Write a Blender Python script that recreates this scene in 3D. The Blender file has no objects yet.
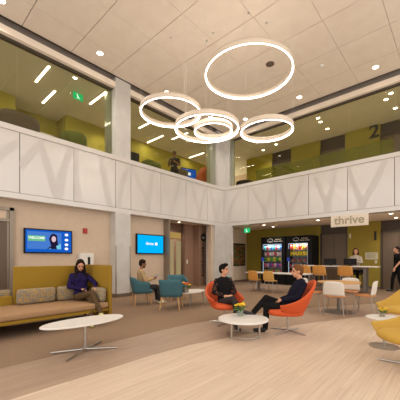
import bpy, bmesh, math, random
from mathutils import Vector, Matrix, Euler
random.seed(7)
S = bpy.context.scene
COL = S.collection
PI = math.pi

# ------------------------------------------------------------------ materials
def lin(c):
    r = []
    for v in c:
        v = v / 255.0
        r.append(v / 12.92 if v <= 0.04045 else ((v + 0.055) / 1.055) ** 2.4)
    return (r[0], r[1], r[2], 1.0)

def newmat(name):
    m = bpy.data.materials.new(name); m.use_nodes = True
    nt = m.node_tree; nt.nodes.clear()
    out = nt.nodes.new('ShaderNodeOutputMaterial')
    return m, nt, out

def pm(name, c, c2=None, rough=0.6, metal=0.0, scale=40.0, bump=0.0, spec=0.5, stretch=(1, 1, 1), coat=0.0, detail=3.0):
    """principled material with a noise that mixes two close colours"""
    m, nt, out = newmat(name)
    b = nt.nodes.new('ShaderNodeBsdfPrincipled')
    tc = nt.nodes.new('ShaderNodeTexCoord'); mp = nt.nodes.new('ShaderNodeMapping')
    mp.inputs['Scale'].default_value = stretch
    nz = nt.nodes.new('ShaderNodeTexNoise'); nz.inputs['Scale'].default_value = scale; nz.inputs['Detail'].default_value = detail
    nt.links.new(tc.outputs['Object'], mp.inputs['Vector']); nt.links.new(mp.outputs['Vector'], nz.inputs['Vector'])
    rp = nt.nodes.new('ShaderNodeValToRGB')
    a = lin(c)
    b2 = lin(c2) if c2 else tuple(min(1, x * 0.9) for x in a[:3]) + (1,)
    rp.color_ramp.elements[0].position = 0.35; rp.color_ramp.elements[1].position = 0.65
    rp.color_ramp.elements[0].color = b2; rp.color_ramp.elements[1].color = a
    nt.links.new(nz.outputs['Fac'], rp.inputs['Fac'])
    nt.links.new(rp.outputs['Color'], b.inputs['Base Color'])
    b.inputs['Roughness'].default_value = rough; b.inputs['Metallic'].default_value = metal
    b.inputs['Specular IOR Level'].default_value = spec
    if coat: b.inputs['Coat Weight'].default_value = coat
    if bump:
        bp = nt.nodes.new('ShaderNodeBump'); bp.inputs['Strength'].default_value = bump; bp.inputs['Distance'].default_value = 0.01
        nt.links.new(nz.outputs['Fac'], bp.inputs['Height']); nt.links.new(bp.outputs['Normal'], b.inputs['Normal'])
    nt.links.new(b.outputs['BSDF'], out.inputs['Surface'])
    return m

def em(name, c, strength):
    m, nt, out = newmat(name)
    e = nt.nodes.new('ShaderNodeEmission'); e.inputs['Color'].default_value = lin(c); e.inputs['Strength'].default_value = strength
    nt.links.new(e.outputs['Emission'], out.inputs['Surface'])
    return m

def glassmat(name, tint, refl=1.0, rough=0.02, extra=0.0, ecol=(255, 255, 255)):
    m, nt, out = newmat(name)
    t = nt.nodes.new('ShaderNodeBsdfTransparent'); t.inputs['Color'].default_value = tint
    g = nt.nodes.new('ShaderNodeBsdfGlossy'); g.inputs['Roughness'].default_value = rough
    fr = nt.nodes.new('ShaderNodeFresnel'); fr.inputs['IOR'].default_value = 1.45
    mu = nt.nodes.new('ShaderNodeMath'); mu.operation = 'MULTIPLY'; mu.inputs[1].default_value = refl
    ge = nt.nodes.new('ShaderNodeNewGeometry'); iv = nt.nodes.new('ShaderNodeMath'); iv.operation = 'SUBTRACT'; iv.inputs[0].default_value = 1.0
    nt.links.new(ge.outputs['Backfacing'], iv.inputs[1])
    m3 = nt.nodes.new('ShaderNodeMath'); m3.operation = 'MULTIPLY'
    nt.links.new(fr.outputs['Fac'], m3.inputs[0]); nt.links.new(iv.outputs['Value'], m3.inputs[1])
    nt.links.new(m3.outputs['Value'], mu.inputs[0])
    mx = nt.nodes.new('ShaderNodeMixShader')
    nt.links.new(mu.outputs['Value'], mx.inputs['Fac']); nt.links.new(t.outputs['BSDF'], mx.inputs[1]); nt.links.new(g.outputs['BSDF'], mx.inputs[2])
    last = mx
    if extra:
        d = nt.nodes.new('ShaderNodeBsdfDiffuse'); d.inputs['Color'].default_value = lin(ecol)
        m2 = nt.nodes.new('ShaderNodeMixShader'); m2.inputs['Fac'].default_value = extra
        nt.links.new(mx.outputs['Shader'], m2.inputs[1]); nt.links.new(d.outputs['BSDF'], m2.inputs[2]); last = m2
    nt.links.new(last.outputs['Shader'], out.inputs['Surface'])
    return m

def plankmat(name, c1, c2, cm, rough=0.45):
    """long planks running along Y"""
    m, nt, out = newmat(name)
    b = nt.nodes.new('ShaderNodeBsdfPrincipled')
    tc = nt.nodes.new('ShaderNodeTexCoord'); mp = nt.nodes.new('ShaderNodeMapping')
    mp.inputs['Rotation'].default_value = (0, 0, PI / 2)
    br = nt.nodes.new('ShaderNodeTexBrick')
    br.inputs['Scale'].default_value = 1.0; br.inputs['Brick Width'].default_value = 1.3; br.inputs['Row Height'].default_value = 0.075
    br.inputs['Mortar Size'].default_value = 0.002; br.inputs['Mortar Smooth'].default_value = 0.4
    br.inputs['Color1'].default_value = lin(c1); br.inputs['Color2'].default_value = lin(c2); br.inputs['Mortar'].default_value = lin(cm)
    br.offset = 0.37
    nt.links.new(tc.outputs['Object'], mp.inputs['Vector']); nt.links.new(mp.outputs['Vector'], br.inputs['Vector'])
    m2 = nt.nodes.new('ShaderNodeMapping'); m2.inputs['Scale'].default_value = (60, 1.5, 1)
    nz = nt.nodes.new('ShaderNodeTexNoise'); nz.inputs['Scale'].default_value = 1.0; nz.inputs['Detail'].default_value = 4
    nt.links.new(tc.outputs['Object'], m2.inputs['Vector']); nt.links.new(m2.outputs['Vector'], nz.inputs['Vector'])
    mx = nt.nodes.new('ShaderNodeMixRGB'); mx.blend_type = 'OVERLAY'; mx.inputs['Fac'].default_value = 0.35
    nt.links.new(br.outputs['Color'], mx.inputs['Color1']); nt.links.new(nz.outputs['Fac'], mx.inputs['Color2'])
    nt.links.new(mx.outputs['Color'], b.inputs['Base Color'])
    b.inputs['Roughness'].default_value = rough
    nt.links.new(b.outputs['BSDF'], out.inputs['Surface'])
    return m

def dotmat(name, base, d1, d2):
    """upholstery fabric with scattered dots"""
    m, nt, out = newmat(name)
    b = nt.nodes.new('ShaderNodeBsdfPrincipled'); b.inputs['Roughness'].default_value = 0.9
    tc = nt.nodes.new('ShaderNodeTexCoord')
    col = None
    prev = lin(base)
    for sc, rad, c in ((21, 0.34, d1), (27, 0.3, d2)):
        v = nt.nodes.new('ShaderNodeTexVoronoi'); v.inputs['Scale'].default_value = sc; v.inputs['Randomness'].default_value = 0.55
        nt.links.new(tc.outputs['Object'], v.inputs['Vector'])
        lt = nt.nodes.new('ShaderNodeMath'); lt.operation = 'LESS_THAN'; lt.inputs[1].default_value = rad
        nt.links.new(v.outputs['Distance'], lt.inputs[0])
        mx = nt.nodes.new('ShaderNodeMixRGB'); mx.inputs['Color2'].default_value = lin(c)
        nt.links.new(lt.outputs['Value'], mx.inputs['Fac'])
        if col is None: mx.inputs['Color1'].default_value = prev
        else: nt.links.new(col.outputs['Color'], mx.inputs['Color1'])
        col = mx
    nt.links.new(col.outputs['Color'], b.inputs['Base Color'])
    nt.links.new(b.outputs['BSDF'], out.inputs['Surface'])
    return m

def specklemat(name, base, spot, scale, rad):
    m, nt, out = newmat(name)
    b = nt.nodes.new('ShaderNodeBsdfPrincipled'); b.inputs['Roughness'].default_value = 0.9; b.inputs['Specular IOR Level'].default_value = 0.1
    tc = nt.nodes.new('ShaderNodeTexCoord'); v = nt.nodes.new('ShaderNodeTexVoronoi'); v.inputs['Scale'].default_value = scale
    nt.links.new(tc.outputs['Object'], v.inputs['Vector'])
    lt = nt.nodes.new('ShaderNodeMath'); lt.operation = 'LESS_THAN'; lt.inputs[1].default_value = rad
    nt.links.new(v.outputs['Distance'], lt.inputs[0])
    mx = nt.nodes.new('ShaderNodeMixRGB'); mx.inputs['Color1'].default_value = lin(base); mx.inputs['Color2'].default_value = lin(spot)
    nt.links.new(lt.outputs['Value'], mx.inputs['Fac']); nt.links.new(mx.outputs['Color'], b.inputs['Base Color'])
    nt.links.new(b.outputs['BSDF'], out.inputs['Surface'])
    return m

M = {}
M['ceiling'] = pm('ceiling', (240, 226, 208), (236, 221, 203), 0.85, scale=3)
M['ceiling_low'] = pm('ceiling_low', (238, 218, 194), (234, 213, 189), 0.85, scale=3)
M['ceiling_up'] = pm('ceiling_up', (226, 218, 200), (221, 213, 195), 0.85, scale=3)
M['void'] = pm('void', (96, 86, 77), (90, 80, 72), 0.95, scale=5)
M['reveal'] = pm('reveal', (148, 136, 125), (142, 130, 119), 0.8, scale=5)
M['panel'] = pm('panel', (218, 213, 207), (213, 208, 202), 0.17, scale=400, spec=1.0)
M['panel_tree'] = pm('panel_tree', (206, 201, 195), (201, 196, 190), 0.28, scale=400, spec=0.7)
M['pier'] = pm('pier', (206, 202, 196), (198, 194, 188), 0.5, scale=3)
M['seam'] = pm('seam', (62, 56, 52), None, 0.9)
M['wall'] = pm('wall', (212, 190, 166), (208, 186, 162), 0.85, scale=6)
M['pink_wall'] = pm('pink_wall', (220, 195, 170), (216, 190, 165), 0.8, scale=6)
M['brown'] = pm('brown', (156, 122, 100), (148, 115, 93), 0.55, scale=10, stretch=(6, 6, 0.4))
M['brown_dk'] = pm('brown_dk', (118, 90, 73), (110, 83, 67), 0.55, scale=10)
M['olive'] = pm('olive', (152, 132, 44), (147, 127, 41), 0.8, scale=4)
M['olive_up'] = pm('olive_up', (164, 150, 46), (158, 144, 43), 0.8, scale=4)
M['taupe'] = pm('taupe', (104, 84, 64), (96, 78, 59), 0.45, scale=14, stretch=(1, 1, 8))
M['taupe_dk'] = pm('taupe_dk', (74, 60, 47), (68, 55, 43), 0.5, scale=14)
M['frame'] = pm('frame', (150, 136, 120), (144, 130, 114), 0.4, 0.5, scale=20)
M['base'] = pm('base', (112, 94, 78), (104, 87, 72), 0.7, scale=12)
M['floor_lt'] = plankmat('floor_lt', (211, 188, 166), (203, 180, 158), (187, 164, 143))
M['floor_md'] = plankmat('floor_md', (172, 146, 125), (163, 138, 118), (147, 124, 105))
M['carpet'] = pm('carpet', (152, 127, 105), (134, 111, 91), 0.95, scale=55, bump=0.2, spec=0.1)
M['upfloor'] = pm('upfloor', (190, 172, 148), (182, 164, 140), 0.9, scale=20)
M['glass'] = glassmat('glass', (0.87, 0.87, 0.78, 1), 1.0)
M['green_glass'] = glassmat('green_glass', (0.72, 0.72, 0.44, 1), 0.6, 0.05, 0.38, (142, 142, 74))
M['edge_glass'] = glassmat('edge_glass', (0.76, 0.78, 0.70, 1), 0.9, 0.05, 0.5, (186, 186, 170))
M['vend_glass'] = glassmat('vend_glass', (0.92, 0.94, 0.95, 1), 0.5)
M['vase_glass'] = glassmat('vase_glass', (0.85, 0.88, 0.85, 1), 1.0, 0.03, 0.2, (200, 205, 195))
M['mustard'] = pm('mustard', (150, 116, 20), (141, 108, 16), 0.85, scale=90, bump=0.1)
M['tan_seat'] = pm('tan_seat', (166, 130, 92), (159, 123, 87), 0.7, scale=50)
M['cushion'] = dotmat('cushion', (142, 128, 106), (190, 146, 50), (104, 98, 92))
M['white_top'] = pm('white_top', (228, 222, 215), (224, 218, 211), 0.35, scale=8)
M['white_edge'] = pm('white_edge', (205, 195, 185), None, 0.5)
M['chrome'] = pm('chrome', (190, 184, 176), (178, 172, 165), 0.28, 0.9, scale=30)
M['steel'] = pm('steel', (170, 160, 150), (160, 150, 141), 0.35, 0.8, scale=30)
M['teal'] = pm('teal', (66, 108, 118), (58, 98, 108), 0.85, scale=120, bump=0.1)
M['orange'] = pm('orange', (206, 84, 32), (197, 77, 28), 0.75, scale=120, bump=0.05)
M['yellow'] = pm('yellow', (198, 158, 66), (190, 150, 58), 0.8, scale=120, bump=0.05)
M['oak'] = pm('oak', (206, 158, 100), (192, 143, 88), 0.5, scale=12, stretch=(1, 1, 0.15))
M['ply'] = pm('ply', (214, 152, 74), (203, 140, 65), 0.45, scale=12, stretch=(1, 1, 0.2))
M['ply_lt'] = pm('ply_lt', (222, 172, 92), (212, 161, 83), 0.45, scale=12, stretch=(1, 1, 0.2))
M['cream'] = pm('cream', (226, 218, 206), (221, 213, 201), 0.5, scale=20)
M['seatpad'] = pm('seatpad', (206, 140, 82), (196, 130, 74), 0.7, scale=60)
M['grey_metal'] = pm('grey_metal', (128, 120, 112), (120, 113, 105), 0.45, 0.4, scale=20)
M['black'] = pm('black', (17, 16, 16), (13, 12, 12), 0.5, scale=20, spec=0.2)
M['black_fab'] = pm('black_fab', (27, 25, 26), (21, 20, 20), 0.9, scale=80, spec=0.1)
M['dark_plastic'] = pm('dark_plastic', (32, 30, 28), (27, 25, 24), 0.55, scale=20, spec=0.25)
M['white_pl'] = pm('white_pl', (232, 226, 216), None, 0.5)
M['red'] = pm('red', (176, 34, 26), (166, 30, 22), 0.4)
M['grey_chair'] = pm('grey_chair', (98, 84, 70), (90, 77, 64), 0.9, scale=80)
M['green_chair'] = pm('green_chair', (98, 104, 34), (90, 96, 30), 0.9, scale=80)
M['rust'] = pm('rust', (172, 84, 38), (162, 77, 33), 0.7, scale=80)
M['ring'] = pm('ring', (226, 210, 190), (221, 205, 185), 0.5, scale=20)
M['ring_glow'] = em('ring_glow', (255, 242, 228), 9)
M['ring_added_glow'] = em('ring_added_glow', (255, 240, 224), 9)
M['lamp'] = em('lamp', (255, 238, 212), 14)
M['tube'] = em('tube', (255, 244, 224), 9)
M['exit_green'] = em('exit_green', (30, 190, 110), 1.0)
M['exit_white'] = em('exit_white', (225, 255, 235), 1.5)
M['scr_blue'] = em('scr_blue', (22, 92, 196), 0.9)
M['scr_inner'] = em('scr_inner', (72, 124, 206), 0.9)
M['scr_cyan'] = em('scr_cyan', (0, 176, 248), 1.0)
M['scr_green'] = em('scr_green', (112, 190, 130), 0.95)
M['scr_white'] = em('scr_white', (250, 252, 255), 1.0)
M['scr_dark'] = em('scr_dark', (38, 28, 60), 0.8)
M['scr_face'] = em('scr_face', (222, 190, 200), 0.95)
M['scr_shirt'] = em('scr_shirt', (120, 200, 226), 0.95)
M['scr_navy'] = em('scr_navy', (30, 84, 180), 1.0)
M['scr_on'] = em('scr_on', (70, 90, 110), 0.4)
M['vend_light'] = em('vend_light', (215, 230, 245), 0.9)
M['vend_in'] = pm('vend_in', (186, 200, 214), (178, 192, 206), 0.6)
M['sign_white'] = pm('sign_white', (232, 220, 202), (228, 216, 198), 0.6, scale=20)
M['sign_letters'] = pm('sign_letters', (172, 160, 132), (166, 154, 126), 0.5, scale=20)
M['num_dark'] = pm('num_dark', (42, 40, 34), (38, 36, 30), 0.6)
M['paper'] = pm('paper', (208, 196, 164), (203, 191, 159), 0.8, scale=30)
M['ink'] = pm('ink', (120, 112, 92), None, 0.8)
M['leaf'] = pm('leaf', (66, 112, 34), (52, 92, 26), 0.6, scale=60)
M['petal_y'] = pm('petal_y', (240, 200, 22), (232, 186, 14), 0.7, scale=60)
M['petal_o'] = pm('petal_o', (240, 120, 16), (220, 84, 12), 0.7, scale=60)
M['pot'] = pm('pot', (150, 140, 120), (136, 126, 108), 0.6, scale=60)
M['skin'] = pm('skin', (206, 150, 118), (200, 143, 111), 0.55, scale=30)
M['skin_dk'] = pm('skin_dk', (146, 98, 70), (139, 92, 65), 0.55, scale=30)
M['skin_deep'] = pm('skin_deep', (96, 64, 46), (90, 60, 43), 0.55, scale=30)
M['eye'] = pm('eye', (40, 28, 22), None, 0.3)
M['lip'] = pm('lip', (170, 94, 82), None, 0.5)
M['hair_dk'] = pm('hair_dk', (36, 24, 20), (28, 19, 16), 0.8, scale=120, spec=0.12)
M['hair_brown'] = pm('hair_brown', (76, 46, 32), (62, 37, 26), 0.8, scale=120, spec=0.12)
M['hair_lt'] = pm('hair_lt', (118, 76, 44), (100, 64, 36), 0.8, scale=120, spec=0.15)
M['hair_black'] = pm('hair_black', (22, 19, 18), (17, 15, 14), 0.8, scale=120, spec=0.12)
M['purple'] = pm('purple', (38, 29, 72), (33, 25, 64), 0.9, scale=90, spec=0.1)
M['trouser_olive'] = pm('trouser_olive', (92, 72, 50), (84, 65, 45), 0.9, scale=90, spec=0.1)
M['tan_jacket'] = pm('tan_jacket', (180, 150, 108), (171, 141, 100), 0.85, scale=60)
M['charcoal'] = pm('charcoal', (58, 52, 52), (50, 45, 45), 0.9, scale=80, spec=0.1)
M['shoe_lime'] = pm('shoe_lime', (206, 200, 130), (190, 186, 110), 0.6, scale=60)
M['shoe_white'] = pm('shoe_white', (216, 208, 180), (206, 198, 168), 0.6, scale=60)
M['black_spk'] = specklemat('black_spk', (28, 25, 26), (150, 108, 88), 34, 0.3)
M['navy'] = pm('navy', (28, 27, 42), (23, 22, 35), 0.9, scale=80, spec=0.1)
M['shoe_black'] = pm('shoe_black', (26, 22, 21), None, 0.4)
M['lt_grey_top'] = pm('lt_grey_top', (168, 156, 142), (160, 148, 134), 0.85, scale=60)
M['art_bg'] = pm('art_bg', (58, 50, 34), (50, 43, 28), 0.8, scale=14)

# ------------------------------------------------------------------ mesh builder
class MB:
    def __init__(s): s.bm = bmesh.new(); s.mi = 0
    def _f(s, vs):
        try:
            f = s.bm.faces.new(vs); f.material_index = s.mi; return f
        except ValueError: return None
    def box(s, x0, x1, y0, y1, z0, z1, bev=0.0, seg=2, mat=None):
        pts = [(x0, y0, z0), (x1, y0, z0), (x1, y1, z0), (x0, y1, z0), (x0, y0, z1), (x1, y0, z1), (x1, y1, z1), (x0, y1, z1)]
        vs = [s.bm.verts.new(p) for p in pts]
        fs = [s._f([vs[i] for i in q]) for q in ((0, 3, 2, 1), (4, 5, 6, 7), (0, 1, 5, 4), (1, 2, 6, 5), (2, 3, 7, 6), (3, 0, 4, 7))]
        if bev:
            es = {e for f in fs for e in f.edges}
            r = bmesh.ops.bevel(s.bm, geom=list(es), offset=bev, segments=seg, affect='EDGES', profile=0.5)
            vs = list({v for f in r['faces'] for v in f.verts} | {v for v in vs if v.is_valid})
        if mat is not None:
            bmesh.ops.transform(s.bm, matrix=mat, verts=[v for v in vs if v.is_valid])
        return s
    def ring(s, pts): return [s.bm.verts.new(p) for p in pts]
    def bridge(s, a, b, close=True):
        n = len(a)
        for i in range(n if close else n - 1):
            j = (i + 1) % n
            s._f([a[i], a[j], b[j], b[i]])
    def cap(s, r, flip=False): s._f(list(reversed(r)) if flip else r)
    def cone(s, p0, p1, r0, r1, n=12, caps=True):
        p0, p1 = Vector(p0), Vector(p1); d = (p1 - p0).normalized()
        u = d.orthogonal().normalized(); v = d.cross(u)
        A = s.ring([p0 + (u * math.cos(2 * PI * k / n) + v * math.sin(2 * PI * k / n)) * r0 for k in range(n)])
        B = s.ring([p1 + (u * math.cos(2 * PI * k / n) + v * math.sin(2 * PI * k / n)) * r1 for k in range(n)])
        s.bridge(A, B)
        if caps: s.cap(A, True); s.cap(B)
        return s
    def tube(s, path, r, n=8):
        P = [Vector(p) for p in path]; prev = None; first = None
        u = None
        for i, p in enumerate(P):
            d = ((P[min(i + 1, len(P) - 1)] - P[max(i - 1, 0)])).normalized()
            if u is None: u = d.orthogonal().normalized()
            u = (u - d * u.dot(d)).normalized(); v = d.cross(u)
            R = s.ring([p + (u * math.cos(2 * PI * k / n) + v * math.sin(2 * PI * k / n)) * r for k in range(n)])
            if prev: s.bridge(prev, R)
            else: first = R
            prev = R
        s.cap(first, True); s.cap(prev); return s
    def lathe(s, prof, n=24, c=(0, 0), sx=1.0, sy=1.0, caps=True):
        prev = None; first = None
        for r, z in prof:
            R = s.ring([(c[0] + sx * r * math.cos(2 * PI * k / n), c[1] + sy * r * math.sin(2 * PI * k / n), z) for k in range(n)])
            if prev: s.bridge(prev, R)
            else: first = R
            prev = R
        if caps: s.cap(first, True); s.cap(prev)
        return s
    def prism(s, poly, f0, f1):
        """poly: list of 2D points; f0/f1 map (a,b) to 3D on the two faces"""
        A = s.ring([f0(*p) for p in poly]); B = s.ring([f1(*p) for p in poly])
        s.bridge(A, B); s.cap(A, True); s.cap(B); return s
    def ell(s, c, r, mat=None, n=16, m=10):
        c = Vector(c); rot = mat if mat else Matrix.Identity(3)
        def P(x, y, z): return c + rot @ Vector((x * r[0], y * r[1], z * r[2]))
        top = s.bm.verts.new(P(0, 0, 1)); bot = s.bm.verts.new(P(0, 0, -1)); prev = None
        for i in range(1, m):
            t = PI * i / m
            R = s.ring([P(math.sin(t) * math.cos(2 * PI * k / n), math.sin(t) * math.sin(2 * PI * k / n), math.cos(t)) for k in range(n)])
            if prev: s.bridge(R, prev)
            else:
                for k in range(n): s._f([top, R[k], R[(k + 1) % n]])
            prev = R
        for k in range(n): s._f([prev[(k + 1) % n], prev[k], bot])
        return s
    def cap2(s, p0, p1, r0, r1, n=12):
        """tapered capsule"""
        s.cone(p0, p1, r0, r1, n)
        s.ell(p0, (r0,) * 3, n=n, m=8); s.ell(p1, (r1,) * 3, n=n, m=8); return s
    def build(s, name, mats, parent=None, smooth=False, sub=0, loc=None):
        bmesh.ops.recalc_face_normals(s.bm, faces=s.bm.faces[:])
        me = bpy.data.meshes.new(name); s.bm.to_mesh(me); s.bm.free()
        if not isinstance(mats, (list, tuple)): mats = [mats]
        for m in mats: me.materials.append(m)
        if smooth:
            for p in me.polygons: p.use_smooth = True
        o = bpy.data.objects.new(name, me); COL.objects.link(o)
        if smooth == 'auto':
            for p in me.polygons: p.use_smooth = False
        if parent: o.parent = parent
        if loc: o.location = loc
        if sub:
            md = o.modifiers.new('sub', 'SUBSURF'); md.levels = sub; md.render_levels = sub
        return o

def tag(o, label, cat=None, group=None, kind=None):
    o['label'] = label
    if cat: o['category'] = cat
    if group: o['group'] = group
    if kind: o['kind'] = kind
    return o
def thing(name, label, cat, loc=(0, 0, 0), rz=0.0, group=None):
    o = bpy.data.objects.new(name, None); o.empty_display_size = 0.1; COL.objects.link(o)
    o.location = loc; o.rotation_euler = (0, 0, rz)
    return tag(o, label, cat, group)
def struct(o):
    o['kind'] = 'structure'; return o
def dup(root, loc, rz, label, group=None):
    def cp(o, par):
        c = o.copy(); COL.objects.link(c)
        if par: c.parent = par
        for ch in [x for x in bpy.data.objects if x.parent == o]: cp(ch, c)
        return c
    r = cp(root, None); r.location = loc; r.rotation_euler = (0, 0, rz); r['label'] = label
    if group: r['group'] = group
    return r
def face(fx, fy): return math.atan2(-fx, fy)      # local +Y looks along (fx, fy)
def text(name, body, size, mat, parent, mx, extrude=0.004, bold=0.0, spacing=1.0, align='CENTER'):
    cu = bpy.data.curves.new(name, 'FONT'); cu.body = body; cu.size = size; cu.extrude = extrude; cu.offset = bold
    cu.align_x = align; cu.align_y = 'CENTER'; cu.space_character = spacing
    t = bpy.data.objects.new(name, cu); COL.objects.link(t)
    dg = bpy.context.evaluated_depsgraph_get(); dg.update()
    me = bpy.data.meshes.new_from_object(t.evaluated_get(dg)); bpy.data.objects.remove(t)
    me.name = name; me.materials.clear(); me.materials.append(mat)
    me.transform(mx)
    o = bpy.data.objects.new(name, me); COL.objects.link(o)
    if parent: o.parent = parent
    return o
def on_far(x, y, z):      # text standing on a plane that looks towards -Y
    return Matrix.Translation((x, y, z)) @ Matrix.Rotation(PI / 2, 4, 'X')
def on_left(x, y, z):     # text on a plane that looks towards +X
    return Matrix.Translation((x, y, z)) @ Matrix.Rotation(PI / 2, 4, 'Z') @ Matrix.Rotation(PI / 2, 4, 'X')

# ------------------------------------------------------------------ shell dimensions
XL, YF = -8.4, 10.96           # faces of the two balcony fronts
ZF, Z0, Z1, ZP = 2.83, 2.98, 4.54, 4.69   # fascia bottom, lower seam, upper seam, parapet top
ZH, ZC = 6.92, 7.3             # header bottom, atrium ceiling
ZU = 4.1                       # upper floor
YB = 14.0                      # back wall under the balcony
XE, YS = 3.2, -3.0             # how far the room runs on past the picture

# floor: one mesh, three coverings
mb = MB()
def quadstrip(edgeA, edgeB):
    A = [mb.bm.verts.new((x, y, 0)) for x, y in edgeA]; B = [mb.bm.verts.new((x, y, 0)) for x, y in edgeB]
    for i in range(len(A) - 1): mb._f([A[i], A[i + 1], B[i + 1], B[i]])
e1 = [(-3.05, YS), (-3.06, 1.2), (-3.06, 2.4), (-3.0, 3.07), (-2.78, 3.88), (-2.38, 5.37), (-2.02, 6.2), (-1.6, 7.2), (-0.9, 8.5), (0.2, 10.0), (1.6, 11.4), (3.2, 12.4)]
e2 = [(-4.0, YS), (-4.0, 1.2), (-4.0, 2.4), (-4.0, 3.2), (-3.95, 4.1), (-3.6, 5.7), (-3.2, 6.8), (-2.7, 7.9), (-1.9, 9.3), (-0.7, 11.0), (0.7, 12.6), (2.4, 14.2)]
e0 = [(XE, y) for x, y in e1]
e0[-1] = (XE, 12.4)
e3 = [(-12.5, y) for x, y in e2]; 
mb.mi = 0; quadstrip(e0, e1)
mb.mi = 1; quadstrip(e1, e2)
mb.mi = 2; quadstrip(e2, e3)
f = mb.build('floor', [M['floor_lt'], M['floor_md'], M['carpet']]); struct(f)
fl2 = MB().box(XE - 6, XE, YS, 14.3, -0.2, -0.004).box(-12.5, -3, YS, 17, -0.2, -0.004).build('floor_slab', M['carpet'], f)

# atrium ceiling: square panels with open joints
mb = MB()
xs = [-8.37] + [-2.57 - 1.235 * k for k in range(4, 0, -1)] + [-2.57 + 1.235 * k for k in range(0, 5)]
ys = [-2.68 + 1.263 * k for k in range(0, 11)] + [YF - 0.03]
for i in range(len(xs) - 1):
    for j in range(len(ys) - 1):
        mb.box(xs[i] + 0.004, xs[i + 1] - 0.004, ys[j] + 0.008, ys[j + 1] - 0.008, ZC, ZC + 0.03)
ceil = struct(mb.build('ceiling', M['ceiling']))
b = MB().box(XL - 0.6, XE, YS, YF + 0.6, ZC + 0.12, ZC + 0.3).build('ceiling_backing', M['void'], ceil)

# ---- left side: structure
wl = MB()
Xr = -8.73
# recessed ground wall with its soffit edge
wl.mi = 0
wl.box(Xr - 0.2, Xr, YS, 5.1, 0, ZF + 0.2)
wl.box(Xr - 0.2, Xr, 5.1, 7.45, 0, ZF + 0.2)
wl_o = struct(wl.build('wall_left', M['wall']))
p = MB(); p.box(XL - 0.33, XL + 0.0, YS, YF, ZF, Z0 - 0.006).build('fascia', M['panel'], wl_o)
p = MB(); p.box(XL - 0.33, XL + 0.015, YS, YF, Z1 + 0.006, ZP, 0.004).build('parapet_cap', M['panel'], wl_o)
MB().box(XL - 0.33, XL - 0.03, YS, YF, Z0 - 0.01, Z1 + 0.01).build('parapet_core', M['seam'], wl_o)

def branch(poly, w0, w1):
    """tapered band along a polyline in panel coordinates"""
    L, Rr = [], []
    n = len(poly)
    for i, (x, y) in enumerate(poly):
        a = poly[max(i - 1, 0)]; c = poly[min(i + 1, n - 1)]
        dx, dy = c[0] - a[0], c[1] - a[1]; l = math.hypot(dx, dy) or 1
        w = (w0 + (w1 - w0) * i / (n - 1)) / 2
        L.append((x - dy / l * w, y + dx / l * w)); Rr.append((x + dy / l * w, y - dx / l * w))
    return L, Rr
def clip_u(p, W, H): return (min(max(p[0], 0.0), W), min(max(p[1], 0.0), H))
def panel_mesh(W, H, mapper, trees):
    """front panel with its perforated tree drawn as a thin second skin"""
    m = MB()
    m.prism([(0.009, 0.004), (W - 0.009, 0.004), (W - 0.009, H - 0.004), (0.009, H - 0.004)], lambda a, b: mapper(a, b, -0.025), lambda a, b: mapper(a, b, 0.0))
    m.mi = 1
    k = 0
    for poly, w0, w1 in trees:
        k += 1
        dd = 0.0008 + 0.0004 * k
        L, Rr = branch([(x * W, y * H) for x, y in poly], w0, w1)
        for i in range(len(L) - 1):
            q = [clip_u(v, W, H) for v in (L[i], L[i + 1], Rr[i + 1], Rr[i])]
            vs = [m.bm.verts.new(mapper(a, b, dd)) for a, b in q]
            m._f(vs)
    return m
def curve(p0, p1, p2, n=8):
    return [((1 - t) ** 2 * p0[0] + 2 * t * (1 - t) * p1[0] + t * t * p2[0], (1 - t) ** 2 * p0[1] + 2 * t * (1 - t) * p1[1] + t * t * p2[1]) for t in [i / n for i in range(n + 1)]]
def ytree(x, split, lx, rx, w=0.24):
    return [(curve((x, 0), (x, split * 0.6), (x + (rx - x) * 0.25, split)) + curve((x + (rx - x) * 0.25, split), (x + (rx - x) * 0.6, split + 0.2), (rx, 1.0))[1:], w, w * 0.6),
            (curve((x, split * 0.7), (x + (lx - x) * 0.5, split + 0.1), (lx, 1.0)), w * 0.75, w * 0.5)]
H = Z1 - Z0
Ls = [-1.82, -0.44, 0.94, 2.33, 3.73, 5.1, 5.7, 7.04, 8.38, 9.74, 10.96]
ltrees = {0: ytree(.5, .4, .1, .9), 1: ytree(.4, .5, .1, .9),
          2: [(curve((.3, 0), (.6, .5), (.98, .85)), .22, .16)],
          3: [(curve((-.02, .42), (.2, .7), (.42, 1.0)), .22, .16), (curve((.36, .95), (.5, .45), (.68, 0)), .15, .26), (curve((.7, .1), (.76, .6), (.95, 1.0)), .26, .16)],
          4: [(curve((.05, 1.0), (.02, .5), (.12, .0)), .14, .2), (curve((.86, 0), (.68, .6), (.62, 1.0)), .22, .15)],
          5: [(curve((.25, 0), (.2, .5), (.9, 1.0)), .2, .16)],
          6: ytree(.55, .42, .02, .7), 7: ytree(.42, .35, .05, .75), 8: ytree(.62, .45, .2, .95), 9: ytree(.5, .4, .15, .9)}
for i in range(len(Ls) - 1):
    y0, W = Ls[i], Ls[i + 1] - Ls[i]
    mm = panel_mesh(W, H, lambda a, b, d, y0=y0: (XL + d, y0 + a, Z0 + b), ltrees.get(i, []))
    mm.build('balcony_panel', [M['panel'], M['panel_tree']], wl_o)

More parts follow.
